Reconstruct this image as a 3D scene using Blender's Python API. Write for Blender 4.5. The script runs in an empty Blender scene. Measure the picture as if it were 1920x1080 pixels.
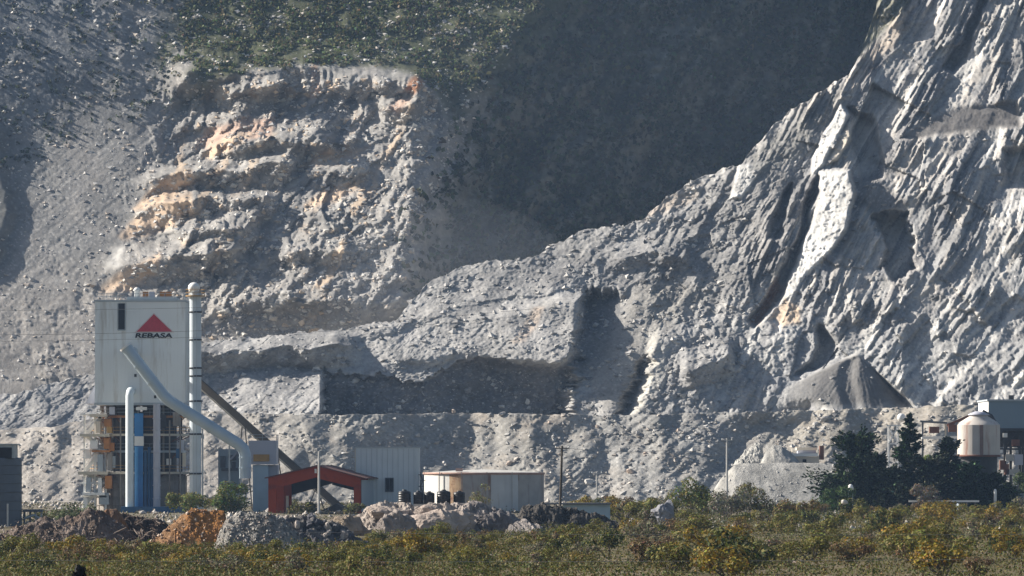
import bpy, bmesh, math, random
import numpy as np
from mathutils import Vector, Matrix

# ------------------------------------------------------------------ camera, sky, sun, exposure
SC = bpy.context.scene
COL = SC.collection
CAM_Z = 8.0
FPX, CX, HY = 10000.0, 960.0, 871.0      # focal length, centre and horizon row in photograph pixels
cam_d = bpy.data.cameras.new('camera')
cam = bpy.data.objects.new('camera', cam_d)
COL.objects.link(cam)
cam.location = (0, 0, CAM_Z)
cam.rotation_euler = (math.radians(90), 0, 0)
cam_d.sensor_width = 36.0
cam_d.lens = FPX / 1920.0 * 36.0
cam_d.shift_y = (HY - 540.0) / 1920.0
cam_d.clip_start = 1.0
cam_d.clip_end = 20000.0
SC.camera = cam

SUN = Vector((-0.835, 0.27, 0.51)).normalized()       # towards the sun
SUN_EL = math.asin(SUN.z)
SUN_AZ = math.atan2(SUN.x, SUN.y)
world = bpy.data.worlds.new('World')
SC.world = world
world.use_nodes = True
wn = world.node_tree.nodes
wn.clear()
w_out = wn.new('ShaderNodeOutputWorld')
w_bg = wn.new('ShaderNodeBackground')
w_sky = wn.new('ShaderNodeTexSky')
w_sky.sky_type = 'NISHITA'
w_sky.sun_disc = False
w_sky.sun_elevation = SUN_EL
w_sky.sun_rotation = SUN_AZ
w_sky.dust_density = 1.5
w_bg.inputs['Strength'].default_value = 0.05
world.node_tree.links.new(w_sky.outputs[0], w_bg.inputs['Color'])
world.node_tree.links.new(w_bg.outputs[0], w_out.inputs['Surface'])

sun_d = bpy.data.lights.new('sun', 'SUN')
sun_d.energy = 5.0
sun_d.angle = math.radians(0.55)
sun_d.color = (1.0, 0.93, 0.83)
sun_o = bpy.data.objects.new('sun', sun_d)
COL.objects.link(sun_o)
sun_o.rotation_euler = SUN.to_track_quat('Z', 'Y').to_euler()
sun_o.location = (-300, 200, 400)

SC.view_settings.view_transform = 'Standard'
SC.view_settings.look = 'None'
SC.view_settings.exposure = 1.0
SC.view_settings.gamma = 1.0
SC.view_settings.use_curve_mapping = False
SC.render.engine = 'CYCLES'
SC.cycles.max_bounces = 5
SC.cycles.diffuse_bounces = 3
SC.cycles.volume_bounces = 0
SC.cycles.transparent_max_bounces = 8
SC.cycles.use_denoising = True

# ------------------------------------------------------------------ helpers: points, tags, materials
def at(px, py, y):
    """a point of the place from its place in the photograph and its distance"""
    return Vector(((px - CX) / FPX * y, y, CAM_Z + (HY - py) / FPX * y))

def tag(o, label=None, cat=None, group=None, kind=None):
    if label: o['label'] = label
    if cat: o['category'] = cat
    if group: o['group'] = group
    if kind: o['kind'] = kind
    return o

MATS = {}
def mat(name, col, rough=0.8, var=0.12, scale=1.0, metal=0.0, stain=None, stain_amt=0.0, stain_scale=0.3, bump=0.0, bscale=8.0, streak=False):
    """painted / weathered surface: base colour, mottling, an optional second colour in patches or runs, fine relief"""
    if name in MATS: return MATS[name]
    m = bpy.data.materials.new(name); m.use_nodes = True
    nt = m.node_tree; N = nt.nodes; L = nt.links
    b = N['Principled BSDF']
    b.inputs['Roughness'].default_value = rough
    b.inputs['Metallic'].default_value = metal
    tc = N.new('ShaderNodeTexCoord')
    n1 = N.new('ShaderNodeTexNoise'); n1.inputs['Scale'].default_value = scale; n1.inputs['Detail'].default_value = 6
    L.new(tc.outputs['Object'], n1.inputs['Vector'])
    mr = N.new('ShaderNodeMapRange')
    mr.inputs['From Min'].default_value = 0.25; mr.inputs['From Max'].default_value = 0.75
    mr.inputs['To Min'].default_value = 1 - var; mr.inputs['To Max'].default_value = 1 + var
    L.new(n1.outputs['Fac'], mr.inputs['Value'])
    mul = N.new('ShaderNodeVectorMath'); mul.operation = 'SCALE'
    mul.inputs[0].default_value = col[:3]
    L.new(mr.outputs[0], mul.inputs['Scale'])
    out = mul.outputs[0]
    if stain:
        mp = N.new('ShaderNodeMapping')
        mp.inputs['Scale'].default_value = (1, 1, 0.12) if streak else (1, 1, 1)
        L.new(tc.outputs['Object'], mp.inputs['Vector'])
        n2 = N.new('ShaderNodeTexNoise'); n2.inputs['Scale'].default_value = stain_scale; n2.inputs['Detail'].default_value = 8
        n2.inputs['Roughness'].default_value = 0.65
        L.new(mp.outputs[0], n2.inputs['Vector'])
        r2 = N.new('ShaderNodeMapRange')
        r2.inputs['From Min'].default_value = 0.62 - 0.3 * stain_amt; r2.inputs['From Max'].default_value = 0.78 - 0.3 * stain_amt
        L.new(n2.outputs['Fac'], r2.inputs['Value'])
        mx = N.new('ShaderNodeMix'); mx.data_type = 'RGBA'
        L.new(r2.outputs[0], mx.inputs['Factor']); L.new(out, mx.inputs['A'])
        mx.inputs['B'].default_value = (*stain, 1)
        out = mx.outputs['Result']
    L.new(out, b.inputs['Base Color'])
    if bump:
        n3 = N.new('ShaderNodeTexNoise'); n3.inputs['Scale'].default_value = bscale; n3.inputs['Detail'].default_value = 5
        L.new(tc.outputs['Object'], n3.inputs['Vector'])
        bp = N.new('ShaderNodeBump'); bp.inputs['Strength'].default_value = bump; bp.inputs['Distance'].default_value = 0.1
        L.new(n3.outputs['Fac'], bp.inputs['Height']); L.new(bp.outputs[0], b.inputs['Normal'])
    MATS[name] = m
    return m

def terrain_mat(name, grain=(0.55, 0.09), var=0.35, bump=0.6):
    """rock and soil: colour of the ground from the mesh's 'tint' layer, broken up by grain of two sizes"""
    m = bpy.data.materials.new(name); m.use_nodes = True
    nt = m.node_tree; N = nt.nodes; L = nt.links
    b = N['Principled BSDF']; b.inputs['Roughness'].default_value = 0.95
    b.inputs['Specular IOR Level'].default_value = 0.15
    at_ = N.new('ShaderNodeAttribute'); at_.attribute_name = 'tint'
    tc = N.new('ShaderNodeTexCoord')
    n1 = N.new('ShaderNodeTexNoise'); n1.inputs['Scale'].default_value = grain[0]; n1.inputs['Detail'].default_value = 7
    n1.inputs['Roughness'].default_value = 0.7
    L.new(tc.outputs['Object'], n1.inputs['Vector'])
    n2 = N.new('ShaderNodeTexNoise'); n2.inputs['Scale'].default_value = grain[1]; n2.inputs['Detail'].default_value = 5
    L.new(tc.outputs['Object'], n2.inputs['Vector'])
    ad = N.new('ShaderNodeMath'); ad.operation = 'ADD'
    L.new(n1.outputs['Fac'], ad.inputs[0]); L.new(n2.outputs['Fac'], ad.inputs[1])
    mr = N.new('ShaderNodeMapRange')
    mr.inputs['From Min'].default_value = 0.65; mr.inputs['From Max'].default_value = 1.35
    mr.inputs['To Min'].default_value = 1 - var; mr.inputs['To Max'].default_value = 1 + var
    L.new(ad.outputs[0], mr.inputs['Value'])
    mul = N.new('ShaderNodeVectorMath'); mul.operation = 'SCALE'
    L.new(at_.outputs['Color'], mul.inputs[0]); L.new(mr.outputs[0], mul.inputs['Scale'])
    L.new(mul.outputs[0], b.inputs['Base Color'])
    bp = N.new('ShaderNodeBump'); bp.inputs['Strength'].default_value = bump; bp.inputs['Distance'].default_value = 0.5
    L.new(n1.outputs['Fac'], bp.inputs['Height']); L.new(bp.outputs[0], b.inputs['Normal'])
    return m

# ------------------------------------------------------------------ noise
_rs = np.random.RandomState(7)
_P = _rs.permutation(256).astype(np.int32); _P = np.concatenate([_P, _P])
_ang = _rs.rand(256).astype(np.float32) * 2 * np.pi
_GX, _GY = np.cos(_ang), np.sin(_ang)
def perlin(x, y, seed=0):
    x = np.asarray(x, np.float32) + seed * 17.31; y = np.asarray(y, np.float32) + seed * 9.77
    xi = np.floor(x); yi = np.floor(y); xf = x - xi; yf = y - yi
    xi = xi.astype(np.int32) & 255; yi = yi.astype(np.int32) & 255
    u = xf * xf * xf * (xf * (xf * 6 - 15) + 10); v = yf * yf * yf * (yf * (yf * 6 - 15) + 10)
    def g(ix, iy, dx, dy):
        h = _P[_P[ix & 255] + (iy & 255)]
        return _GX[h] * dx + _GY[h] * dy
    n00 = g(xi, yi, xf, yf); n10 = g(xi + 1, yi, xf - 1, yf)
    n01 = g(xi, yi + 1, xf, yf - 1); n11 = g(xi + 1, yi + 1, xf - 1, yf - 1)
    a = n00 + u * (n10 - n00); b = n01 + u * (n11 - n01)
    return (a + v * (b - a)) * 1.4
def fbm(x, y, octv=4, seed=0, gain=0.5, lac=2.03):
    s = 0; a = 1.0; f = 1.0
    for k in range(octv):
        s = s + a * perlin(x * f, y * f, seed + k * 3.1); a *= gain; f *= lac
    return s
def ridged(x, y, octv=3, seed=0, gain=0.5, lac=2.1):
    s = 0; a = 1.0; f = 1.0
    for k in range(octv):
        s = s + a * (1 - 2 * np.abs(perlin(x * f, y * f, seed + k * 5.3))); a *= gain; f *= lac
    return s
def blocks(x, y, seed=0, tilt=0.8):
    """broken rock: every cell of a jittered grid gets a height and a tilt of its own"""
    x = np.asarray(x, np.float32); y = np.asarray(y, np.float32)
    xi = np.floor(x).astype(np.int32); yi = np.floor(y).astype(np.int32)
    best = np.full(x.shape, 9.0, np.float32); out = np.zeros(x.shape, np.float32)
    for i in (-1, 0, 1):
        for j in (-1, 0, 1):
            cx = xi + i; cy = yi + j
            h1 = _P[_P[(cx + seed * 13) & 255] + (cy & 255)]; h2 = _P[(h1 + 57) & 255]; h3 = _P[(h2 + 91) & 255]; h4 = _P[(h3 + 33) & 255]
            px = cx + 0.1 + 0.8 * h1 / 255.0; py = cy + 0.1 + 0.8 * h2 / 255.0
            dx = x - px; dy = y - py; d = dx * dx + dy * dy
            val = (h3 / 127.5 - 1) * 0.5 + tilt * ((h4 / 127.5 - 1) * dx + (h1 / 127.5 - 1) * dy)
            w = d < best
            best = np.where(w, d, best); out = np.where(w, val, out)
    return out.astype(np.float32)
def beds(t, q, seed=0, brk=0.25, tone=False):
    """tilted beds seen end on: each leans slowly out, then drops back sharply; widths uneven, edges broken along q"""
    t = t + 0.55 * perlin(t * 0.37, q * 0.06, seed) + brk * blocks(t * 0.9, q, seed, 0.2)
    k = np.floor(t); f = t - k
    amp = 0.35 + 0.65 * _P[(k.astype(np.int32) * 7 + seed * 31) & 255] / 255.0
    if tone: return (_P[(k.astype(np.int32) * 11 + seed * 17 + 5) & 255] / 255.0).astype(np.float32)
    f = np.where(f < 0.82, f / 0.82, (1 - f) / 0.18)
    return (f * amp).astype(np.float32)
def sstep(a, b, x):
    t = np.clip((x - a) / (b - a + 1e-9), 0, 1); return t * t * (3 - 2 * t)
def sdf(U, V, pts):
    """signed distance to a polygon, positive inside"""
    P = np.array(pts, np.float32); n = len(P)
    d = np.full(U.shape, 1e9, np.float32); ins = np.zeros(U.shape, bool)
    for i in range(n):
        ax, ay = P[i]; bx, by = P[(i + 1) % n]
        ex, ey = bx - ax, by - ay
        wx, wy = U - ax, V - ay
        t = np.clip((wx * ex + wy * ey) / (ex * ex + ey * ey + 1e-6), 0, 1)
        d = np.minimum(d, (wx - ex * t) ** 2 + (wy - ey * t) ** 2)
        c = ((ay > V) != (by > V)) & (U < (bx - ax) * (V - ay) / ((by - ay) if abs(by - ay) > 1e-6 else 1e-6) + ax)
        ins ^= c
    d = np.sqrt(d)
    return np.where(ins, d, -d)
def pmask(U, V, pts, soft=8.0, grow=0.0):
    """smooth 0..1 mask of a polygon, worked out only round it"""
    P = np.array(pts, np.float32); pad = soft + 30 + grow
    m = np.zeros(U.shape, np.float32)
    box = (U > P[:, 0].min() - pad) & (U < P[:, 0].max() + pad) & (V > P[:, 1].min() - pad) & (V < P[:, 1].max() + pad)
    if box.any():
        m[box] = sstep(-soft, soft, sdf(U[box], V[box], pts) + grow)
    return m
def bench(F, U, V, pts, h, b, amp, tl, tr):
    """a rock bench: a steep face above its foot line, a flatter top behind"""
    xs = [p[0] for p in pts]; ys = [p[1] for p in pts]
    f = sstep(xs[0], xs[0] + tl, U) * (1 - sstep(xs[-1] - tr, xs[-1], U))
    t = np.interp(U, xs, ys) - V
    saw = np.where(t < 0, 0, np.where(t < h, -t / h, np.minimum(0, -(1 - (t - h) / b))))
    F += (amp * f * saw).astype(np.float32)
    return F
def lerp3(C, m, rgb):
    for k in range(3): C[..., k] += m * (rgb[k] - C[..., k])
def seg_mask(U, V, pts, w):
    """soft stripe along a polyline"""
    d = np.full(U.shape, 1e9, np.float32)
    for (ax, ay), (bx, by) in zip(pts[:-1], pts[1:]):
        ex, ey = bx - ax, by - ay
        t = np.clip(((U - ax) * ex + (V - ay) * ey) / (ex * ex + ey * ey + 1e-6), 0, 1)
        d = np.minimum(d, np.hypot(U - ax - ex * t, V - ay - ey * t))
    return 1 - sstep(w * 0.5, w * 1.2, d)

def grid_mesh(name, X, Y, Z, tint, material, smooth=True):
    """a mesh object from 2-D arrays of points"""
    R, Cn = X.shape
    me = bpy.data.meshes.new(name)
    nv = R * Cn
    co = np.stack([X, Y, Z], -1).reshape(-1, 3).astype(np.float32)
    idx = np.arange(nv, dtype=np.int32).reshape(R, Cn)
    q = np.stack([idx[:-1, :-1], idx[1:, :-1], idx[1:, 1:], idx[:-1, 1:]], -1).reshape(-1, 4)
    nf = len(q)
    me.vertices.add(nv); me.vertices.foreach_set('co', co.ravel())
    me.loops.add(nf * 4); me.loops.foreach_set('vertex_index', q.ravel())
    me.polygons.add(nf); me.polygons.foreach_set('loop_start', np.arange(0, nf * 4, 4, dtype=np.int32))
    me.polygons.foreach_set('use_smooth', np.full(nf, smooth))
    me.update(calc_edges=True)
    if tint is not None:
        a = me.color_attributes.new('tint', 'FLOAT_COLOR', 'POINT')
        c = np.ones((nv, 4), np.float32); c[:, :3] = tint.reshape(-1, 3)
        a.data.foreach_set('color', c.ravel())
    me.materials.append(material)
    o = bpy.data.objects.new(name, me); COL.objects.link(o)
    return o

def ucols(step, lo=-10, hi=1930, out=420, coarse=7):
    return np.concatenate([np.arange(lo - out, lo, coarse), np.arange(lo, hi, step), np.arange(hi, hi + out, coarse)]).astype(np.float32)

ROCK = terrain_mat('quarry_rock')
# rock colours (what the stone, soil and growth are, in any light)
GREY = (0.212, 0.207, 0.20); PALE = (0.46, 0.445, 0.42); WHITE = (0.62, 0.61, 0.585); TAN = (0.54, 0.405, 0.29)
PINK = (0.42, 0.30, 0.235); DIRT = (0.17, 0.162, 0.155); RUST = (0.36, 0.17, 0.085); SCRUB = (0.066, 0.072, 0.037); SCRUBD = (0.06, 0.066, 0.04)
DUSTC = (0.30, 0.273, 0.245)

# ------------------------------------------------------------------ the mountain behind
def build_mountain():
    u = ucols(2.3); v = np.concatenate([np.arange(-230, -20, 9), np.arange(-20, 712, 2.3), np.arange(712, 960, 12)]).astype(np.float32)
    U, V = np.meshgrid(u, v)
    Uw = U + 9 * fbm(U / 60, V / 60, 3, 1); Vw = V + 9 * fbm(U / 60, V / 60, 3, 2)
    # slope, steeper at the quarry, gentler talus low down; ridge running down towards the camera
    m = 0.15
    up = 640 - V
    F = 1395 + m * (1.05 * up)
    ridge = np.interp(V, [-260, 0, 200, 420, 600, 700], [1150, 1010, 860, 770, 715, 700]) + 14 * fbm(V / 50, V * 0, 3, 5)
    dx = U - ridge
    left = np.where(dx < 0, -dx, 0); right = np.where(dx > 0, dx, 0)
    thal = np.interp(V, [-260, 0, 420], [1730, 1650, 1440])
    over = np.clip(U - thal, 0, None)
    F -= m * 0.20 * np.clip(left - 600, 0, 500) * (1 - sstep(130, 330, V + .25 * U))
    F += m * (0.16 * left + 1.0 * np.minimum(right, 90) + 0.86 * np.clip(right - 90, 0, None) - 2.0 * over)
    # gullies and spurs on the shaded flank
    s = 0.80 * U + 0.6 * V; tt = -0.6 * U + 0.8 * V
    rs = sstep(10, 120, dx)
    F += rs * 10.0 * fbm(s / 120, tt / 300, 3, 11) + rs * 4.0 * ridged(s / 60, tt / 150, 2, 12)
    # far left: buttress that throws its shade across the talus
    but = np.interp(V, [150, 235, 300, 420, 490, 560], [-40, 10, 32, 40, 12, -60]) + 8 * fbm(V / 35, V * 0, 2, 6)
    F -= 4.2 * (1 - sstep(-34, -4, U - but)) * sstep(180, 250, V) * (1 - sstep(490, 600, V))
    # quarry amphitheatre: everything cut below the scarp
    scarp = np.interp(U, [250, 300, 380, 460, 540, 600, 700, 780, 820, 870], [200, 165, 150, 132, 124, 122, 122, 140, 175, 300])
    cut = sstep(0, 50, V - scarp - 6 * fbm(U / 25, V / 400, 3, 8)) * sstep(230, 420, U) * (1 - sstep(790, 850, U)) * (1 - sstep(250, 420, V))
    F += 9 * cut
    nz = 1.0 - 0.75 * sstep(0, 160, (0.75 * (330 - U) + 0.66 * (430 - V)) * 1.0) * sstep(140, 260, V)      # smooth talus on the left
    qu = sstep(240, 360, U + 0.45 * (V - 300) * 0) * (1 - sstep(760, 860, U)) * sstep(120, 170, V) * (1 - sstep(560, 640, V))
    for args in [
        ([(300, 176), (460, 186), (600, 182), (700, 192), (800, 220)], 52, 60, 8.5, 60, 20),
        ([(400, 232), (470, 214), (530, 200)], 42, 26, 9, 40, 10),
        ([(360, 262), (440, 240), (520, 236)], 24, 20, 4.5, 40, 10),
        ([(385, 326), (480, 320), (560, 322), (640, 300)], 58, 50, 11, 60, 40),
        ([(240, 400), (345, 364), (450, 366), (560, 345)], 46, 20, 9.5, 110, 40),
        ([(215, 448), (350, 418), (430, 420), (520, 410)], 44, 16, 9.5, 130, 30),
        ([(290, 486), (400, 488), (500, 470)], 56, 30, 9.5, 70, 40),
        ([(150, 552), (340, 530), (470, 520)], 50, 30, 9, 150, 40),
        ([(555, 360), (620, 352), (700, 340)], 30, 26, 5, 40, 30),
        ([(560, 300), (610, 296), (680, 282)], 26, 26, 5, 40, 30),
        ([(700, 235), (760, 232), (800, 215)], 30, 24, 5, 20, 12),
        ([(500, 500), (580, 496), (700, 500)], 26, 40, 4, 60, 60),
        ([(400, 590), (520, 580), (690, 590)], 24, 40, 3.5, 80, 60)]:
        pts_, h_, b_, a_, tl_, tr_ = args
        F = bench(F, Uw, Vw, pts_, h_, b_, a_ * 1.3, tl_, tr_)
    F -= qu * m * 0.27 * np.clip(U - 300, 0, 560)
    # slanting slabs, broken rock, talus furrows
    sl = 0.60 * Uw + 0.80 * Vw; al = 0.80 * Uw - 0.60 * Vw
    F += qu * (0.6 * ridged(sl / 34, al / 120, 2, 21) + 0.4 * fbm(Uw / 16, Vw / 13, 3, 22) + 2.4 * blocks(sl / 42, al / 85, 25, .9) + 1.1 * blocks(sl / 17, al / 42, 23) + 0.55 * blocks(sl / 7, al / 13, 24))
    F -= qu * (2.2 * beds((0.9 * Uw + 0.42 * Vw) / 52, (0.42 * Uw - 0.9 * Vw) / 30, 3, .5) + 0.9 * beds((0.9 * Uw + 0.42 * Vw) / 19, (0.42 * Uw - 0.9 * Vw) / 12, 4, .5))
    pat = .25 + 1.1 * sstep(-.15, .5, fbm(U / 75, V / 60, 3, 36))
    F += (1 - rs) * nz * pat * (0.35 * blocks(U / 8, V / 7, 33) + 0.25 * fbm(U / 10, V / 9, 3, 31, 0.6) + 1.3 * fbm(U / 60, V / 60, 2, 32))
    tal = 0.66 * U + 0.75 * V; tl2 = 0.75 * U - 0.66 * V
    F += (1 - nz) * (0.28 * fbm(tal / 11, tl2 / 140, 3, 41) + 0.15 * fbm(U / 6, V / 6, 2, 42))
    F += 0.15 * pat * fbm(U / 4.4, V / 4.4, 2, 51) + rs * 0.9 * fbm(U / 14, V / 12, 3, 52, .6)
    F = F.astype(np.float32)
    # --- colour of stone and growth, some shade and haze put in
    C = np.empty(U.shape + (3,), np.float32); C[:] = GREY
    k = fbm(U / 90, V / 90, 4, 61)
    lerp3(C, 0.5 * sstep(-.2, .7, k), (0.29, 0.272, 0.255))
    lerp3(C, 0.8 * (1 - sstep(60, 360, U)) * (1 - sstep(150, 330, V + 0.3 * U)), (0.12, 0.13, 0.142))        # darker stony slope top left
    lerp3(C, 0.5 * sstep(430, 620, V) * (1 - sstep(560, 760, U)), DUSTC)
    sp = fbm(U / 7, V / 6, 3, 62, .7)
    lerp3(C, 0.6 * sstep(.35, .75, sp), PALE); lerp3(C, 0.65 * sstep(.4, .8, -sp) * (0.3 + qu), (0.1, 0.098, 0.095))
    bl = sstep(.1, .45, ridged(sl / 26, al / 110, 2, 63) - 0.55 + 0.3 * k)
    lerp3(C, qu * .6, (0.31, 0.295, 0.275)); tb = beds((0.9 * Uw + 0.42 * Vw) / 19, (0.42 * Uw - 0.9 * Vw) / 12, 4, .5, True)
    lerp3(C, qu * 0.75 * sstep(.80, .93, tb) * sstep(-.2, .35, fbm(U / 60, V / 50, 2, 65)), (0.48, 0.37, 0.265)); lerp3(C, qu * 0.5 * sstep(.72, .9, 1 - tb), (0.15, 0.15, 0.152)); lerp3(C, qu * 0.55 * sstep(.2, .6, fbm(sl / 18, al / 70, 3, 64)), PALE)
    for pts, col, sft in [([(372, 268), (405, 238), (465, 218), (470, 228), (420, 258), (392, 276)], PINK, 5), ([(450, 258), (470, 226), (520, 222), (505, 250)], PINK, 4),
                          ([(385, 290), (420, 262), (470, 248), (440, 276), (400, 296)], TAN, 5),
                          ([(250, 392), (300, 345), (356, 318), (362, 345), (300, 382)], TAN, 5), ([(228, 446), (262, 402), (356, 365), (360, 400), (300, 432)], TAN, 6),
                          ([(190, 545), (235, 508), (300, 480), (290, 510), (240, 545)], TAN, 6), ([(575, 385), (620, 352), (680, 340), (640, 372)], TAN, 5), ([(570, 312), (620, 285), (690, 278), (630, 304)], TAN, 5),
                          ([(200, 502), (212, 470), (226, 466), (220, 496)], PALE, 4), ([(758, 165), (780, 142), (792, 155), (775, 172)], RUST, 3), ([(584, 178), (585, 122), (592, 122), (594, 178)], PINK, 3),
                          ([(730, 205), (748, 186), (765, 186), (745, 212)], PINK, 4)]:
        lerp3(C, 0.9 * pmask(Uw * .5 + U * .5, Vw * .5 + V * .5, pts, sft + 2, 3.0), col)
    # scrub on the mountain top and the flank
    wob = 22 * fbm(U / 40, V / 40, 3, 71) + 40 * fbm(U / 110, V / 110, 2, 75) * (1 - sstep(330, 470, U))
    gr = pmask(U + wob, V + wob, [(300, -400), (1230, -400), (1100, 30), (980, 150), (850, 215), (790, 170), (700, 150), (480, 150), (380, 172), (330, 165), (345, 90), (330, 20)], 45) * (1 - .92 * sstep(-6, 8, V - scarp - 6 * fbm(U / 25, V / 400, 3, 8)) * sstep(370, 450, U) * (1 - sstep(790, 850, U)))
    gtex = 0.62 + 0.5 * fbm(U / 9, V / 6, 3, 72, .65)
    lerp3(C, np.clip(gr * sstep(0.1, .7, gtex + .25), 0, 1), SCRUB)
    lerp3(C, gr * 0.5 * sstep(.35, .8, fbm(sl / 14, al / 60, 3, 73)), (0.13, 0.125, 0.09))
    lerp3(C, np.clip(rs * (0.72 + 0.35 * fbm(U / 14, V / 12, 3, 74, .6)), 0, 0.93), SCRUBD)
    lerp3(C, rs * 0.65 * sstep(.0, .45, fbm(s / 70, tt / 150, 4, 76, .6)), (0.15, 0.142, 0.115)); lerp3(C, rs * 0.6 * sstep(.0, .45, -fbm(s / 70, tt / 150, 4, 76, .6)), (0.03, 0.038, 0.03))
    lerp3(C, rs * 0.7 * sstep(340, 540, V) * (1 - sstep(750, 980, U)), (0.2, 0.19, 0.18))  # valley haze put into the tint: low flank made paler
    lerp3(C, sstep(-40, 20, U - thal - wob) * 0.9, (0.085, 0.082, 0.045))
    lerp3(C, 0.6 * (1 - sstep(-30, 26, U - but)) * sstep(180, 250, V) * (1 - sstep(490, 600, V)), (0.06, 0.066, 0.06))  # shade by the far left buttress painted into the tint
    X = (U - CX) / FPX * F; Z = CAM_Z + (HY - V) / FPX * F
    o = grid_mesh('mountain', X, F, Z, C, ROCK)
    tag(o, kind='structure')
    return (U, V, F)

# ------------------------------------------------------------------ the quarried wall in front of it
def build_quarry():
    u = ucols(2.0)
    tx = [-400, 0, 170, 400, 640, 745, 800, 870, 1000, 1040, 1100, 1160, 1205, 1240, 1300, 1390, 1415, 1450, 1500, 1590, 1612, 1628, 1640, 1652, 1800, 2300]
    ty = [780, 742, 702, 640, 616, 600, 530, 497, 482, 458, 430, 424, 412, 380, 338, 305, 275, 235, 195, 140, 104, 62, 22, -20, -110, -230]
    top = np.interp(u, tx, ty) + 5 * fbm(u / 26, u * 0, 4, 101, .6)
    R = 385; bot = 815.0
    fr = np.linspace(0, 1, R, dtype=np.float32)[:, None]
    V = (top[None, :] + (bot - top[None, :]) * fr).astype(np.float32); U = np.repeat(u[None, :], R, 0)
    nw = fbm(U / 70, V / 70, 3, 102); nw2 = fbm(U / 70, V / 70, 3, 103)
    Uw = U + 8 * nw; Vw = V + 8 * nw2
    m = 0.125
    kk = np.interp(U, [300, 800, 1250, 1500], [1.75, 1.55, 1.22, 1.08])
    def base(U, V): return 1238 + m * np.interp(U, [300, 800, 1250, 1500], [1.75, 1.55, 1.22, 1.08]) * (775 - V) - m * 0.22 * np.clip(U - 1330, 0, None)
    F = base(U, V)
    # --- left: upper shade band, the sunlit block, the deep alcove
    F = bench(F, Uw, Vw, [(250, 712), (380, 700), (500, 692), (600, 690), (690, 682)], 38, 30, 11, 40, 60)
    eU = [595, 607, 680, 760, 800, 845, 900, 950, 1000, 1040, 1064, 1080, 1098, 1160, 1180, 1230]
    eV = [775, 697, 701, 713, 714, 684, 668, 676, 686, 688, 676, 640, 560, 556, 775, 775]
    edge = np.interp(U, eU, eV) + 12 * fbm(U / 26, V * 0, 4, 104, .65)
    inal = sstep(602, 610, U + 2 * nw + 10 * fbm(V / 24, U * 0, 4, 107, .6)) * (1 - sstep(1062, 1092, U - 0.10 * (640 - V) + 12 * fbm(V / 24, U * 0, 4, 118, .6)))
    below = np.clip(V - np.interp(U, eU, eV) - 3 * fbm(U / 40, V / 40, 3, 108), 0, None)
    # the wall of the alcove goes straight down from its edge
    F += inal * (m * 1.5 * below * 0.84 + 1.2 * fbm(U / 30, V / 50, 3, 109) * sstep(0, 12, below)) + inal * 2.2 * sstep(0, 3, V - edge)
    # left block leans out and turns to the left light
    blk = (1 - sstep(600, 608, U)) * sstep(692, 704, V) * sstep(330, 420, U)
    F -= blk * m * 0.55 * np.clip(U - 380, 0, 240) * sstep(690, 770, V)
    F -= (1 - sstep(603, 609, U)) * sstep(380, 470, U) * 2.5 * sstep(690, 704, V)
    # mass above the alcove leans to the left light; drop behind its right end
    mass = pmask(Uw, Vw, [(600, 640), (760, 595), (980, 575), (1090, 556), (1086, 640), (1072, 690), (830, 672), (700, 705), (600, 698)], 14)
    F -= mass * m * 0.16 * np.clip(U - 640, 0, 480)
    F += np.interp(V, [560, 640, 775], [11.0, 7.0, 3.6]) * sstep(1076, 1096, U - 0.12 * (640 - V) + 3 * nw + 13 * fbm(V / 26, U * 0, 4, 117, .6)) * (1 - sstep(1190, 1216, U + 2 * nw + 0.35 * (V - 720) * sstep(690, 775, V)) * sstep(560, 700, V)) * (1 - sstep(0, 1, (U - 1100) / (np.interp(V, [560, 640, 775], [1205, 1172, 1150]) - 1100))) * sstep(538, 560, V + 10 * fbm(U / 14, V * 0, 3, 106))
    # talus chute between alcove and the rough wall, dark undercut at its right
    F += 7 * pmask(U + 3 * nw + 12 * fbm(V / 24, U / 60, 4, 119, .6), V, [(1148, 795), (1176, 735), (1198, 692), (1219, 668), (1207, 722), (1188, 795)], 10)
    F -= 4 * sstep(1195, 1215, U - 0.3 * (700 - V)) * (1 - sstep(1215, 1420, U)) * sstep(600, 640, V)
    # steps at the middle of the quarry
    F = bench(F, Uw, Vw, [(1120, 520), (1220, 500), (1300, 505)], 26, 30, 4.0, 60, 12)
    F = bench(F, Uw, Vw, [(1275, 728), (1300, 728), (1378, 704)], 38, 40, 6.5, 16, 12)
    F = bench(F, Uw, Vw, [(560, 655), (720, 630), (900, 580), (1080, 560)], 14, 30, 2.0, 60, 40)
    FS = F.copy()
    # --- the strata on the right: ribs that climb to the right, folded in the middle
    rw = sstep(1400, 1500, U + 0.25 * (V - 300)); 
    wx = U + 34 * fbm(U / 420, V / 420, 1, 111) + 3 * nw; wy = V + 24 * fbm(U / 420, V / 420, 1, 112)
    s = 0.895 * wx + 0.446 * wy; al = -0.446 * wx + 0.895 * wy
    up_ = 1 - sstep(520, 660, V)
    vary = .10 + 1.1 * sstep(-.3, .4, fbm(s / 80, al / 140, 3, 113))
    F -= .72 * rw * up_ * (vary * (2.6 * beds(s / 52, al / 70, 5, .4) + 2.5 * beds(s / 20, al / 44, 6, .45)) + (.3 + vary) * 1.1 * beds(s / 9, al / 22, 7, .5)
                     + 3.2 * blocks(s / 110, al / 150, 29, .9) + 1.8 * blocks(s / 50, al / 90, 31) + 0.7 * blocks(s / 22, al / 44, 32) + 0.25 * blocks(s / 7, al / 12, 36))
    s2 = 0.80 * wx + 0.60 * wy; al2 = -0.60 * wx + 0.80 * wy
    lo_ = rw * sstep(480, 620, V)
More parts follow.
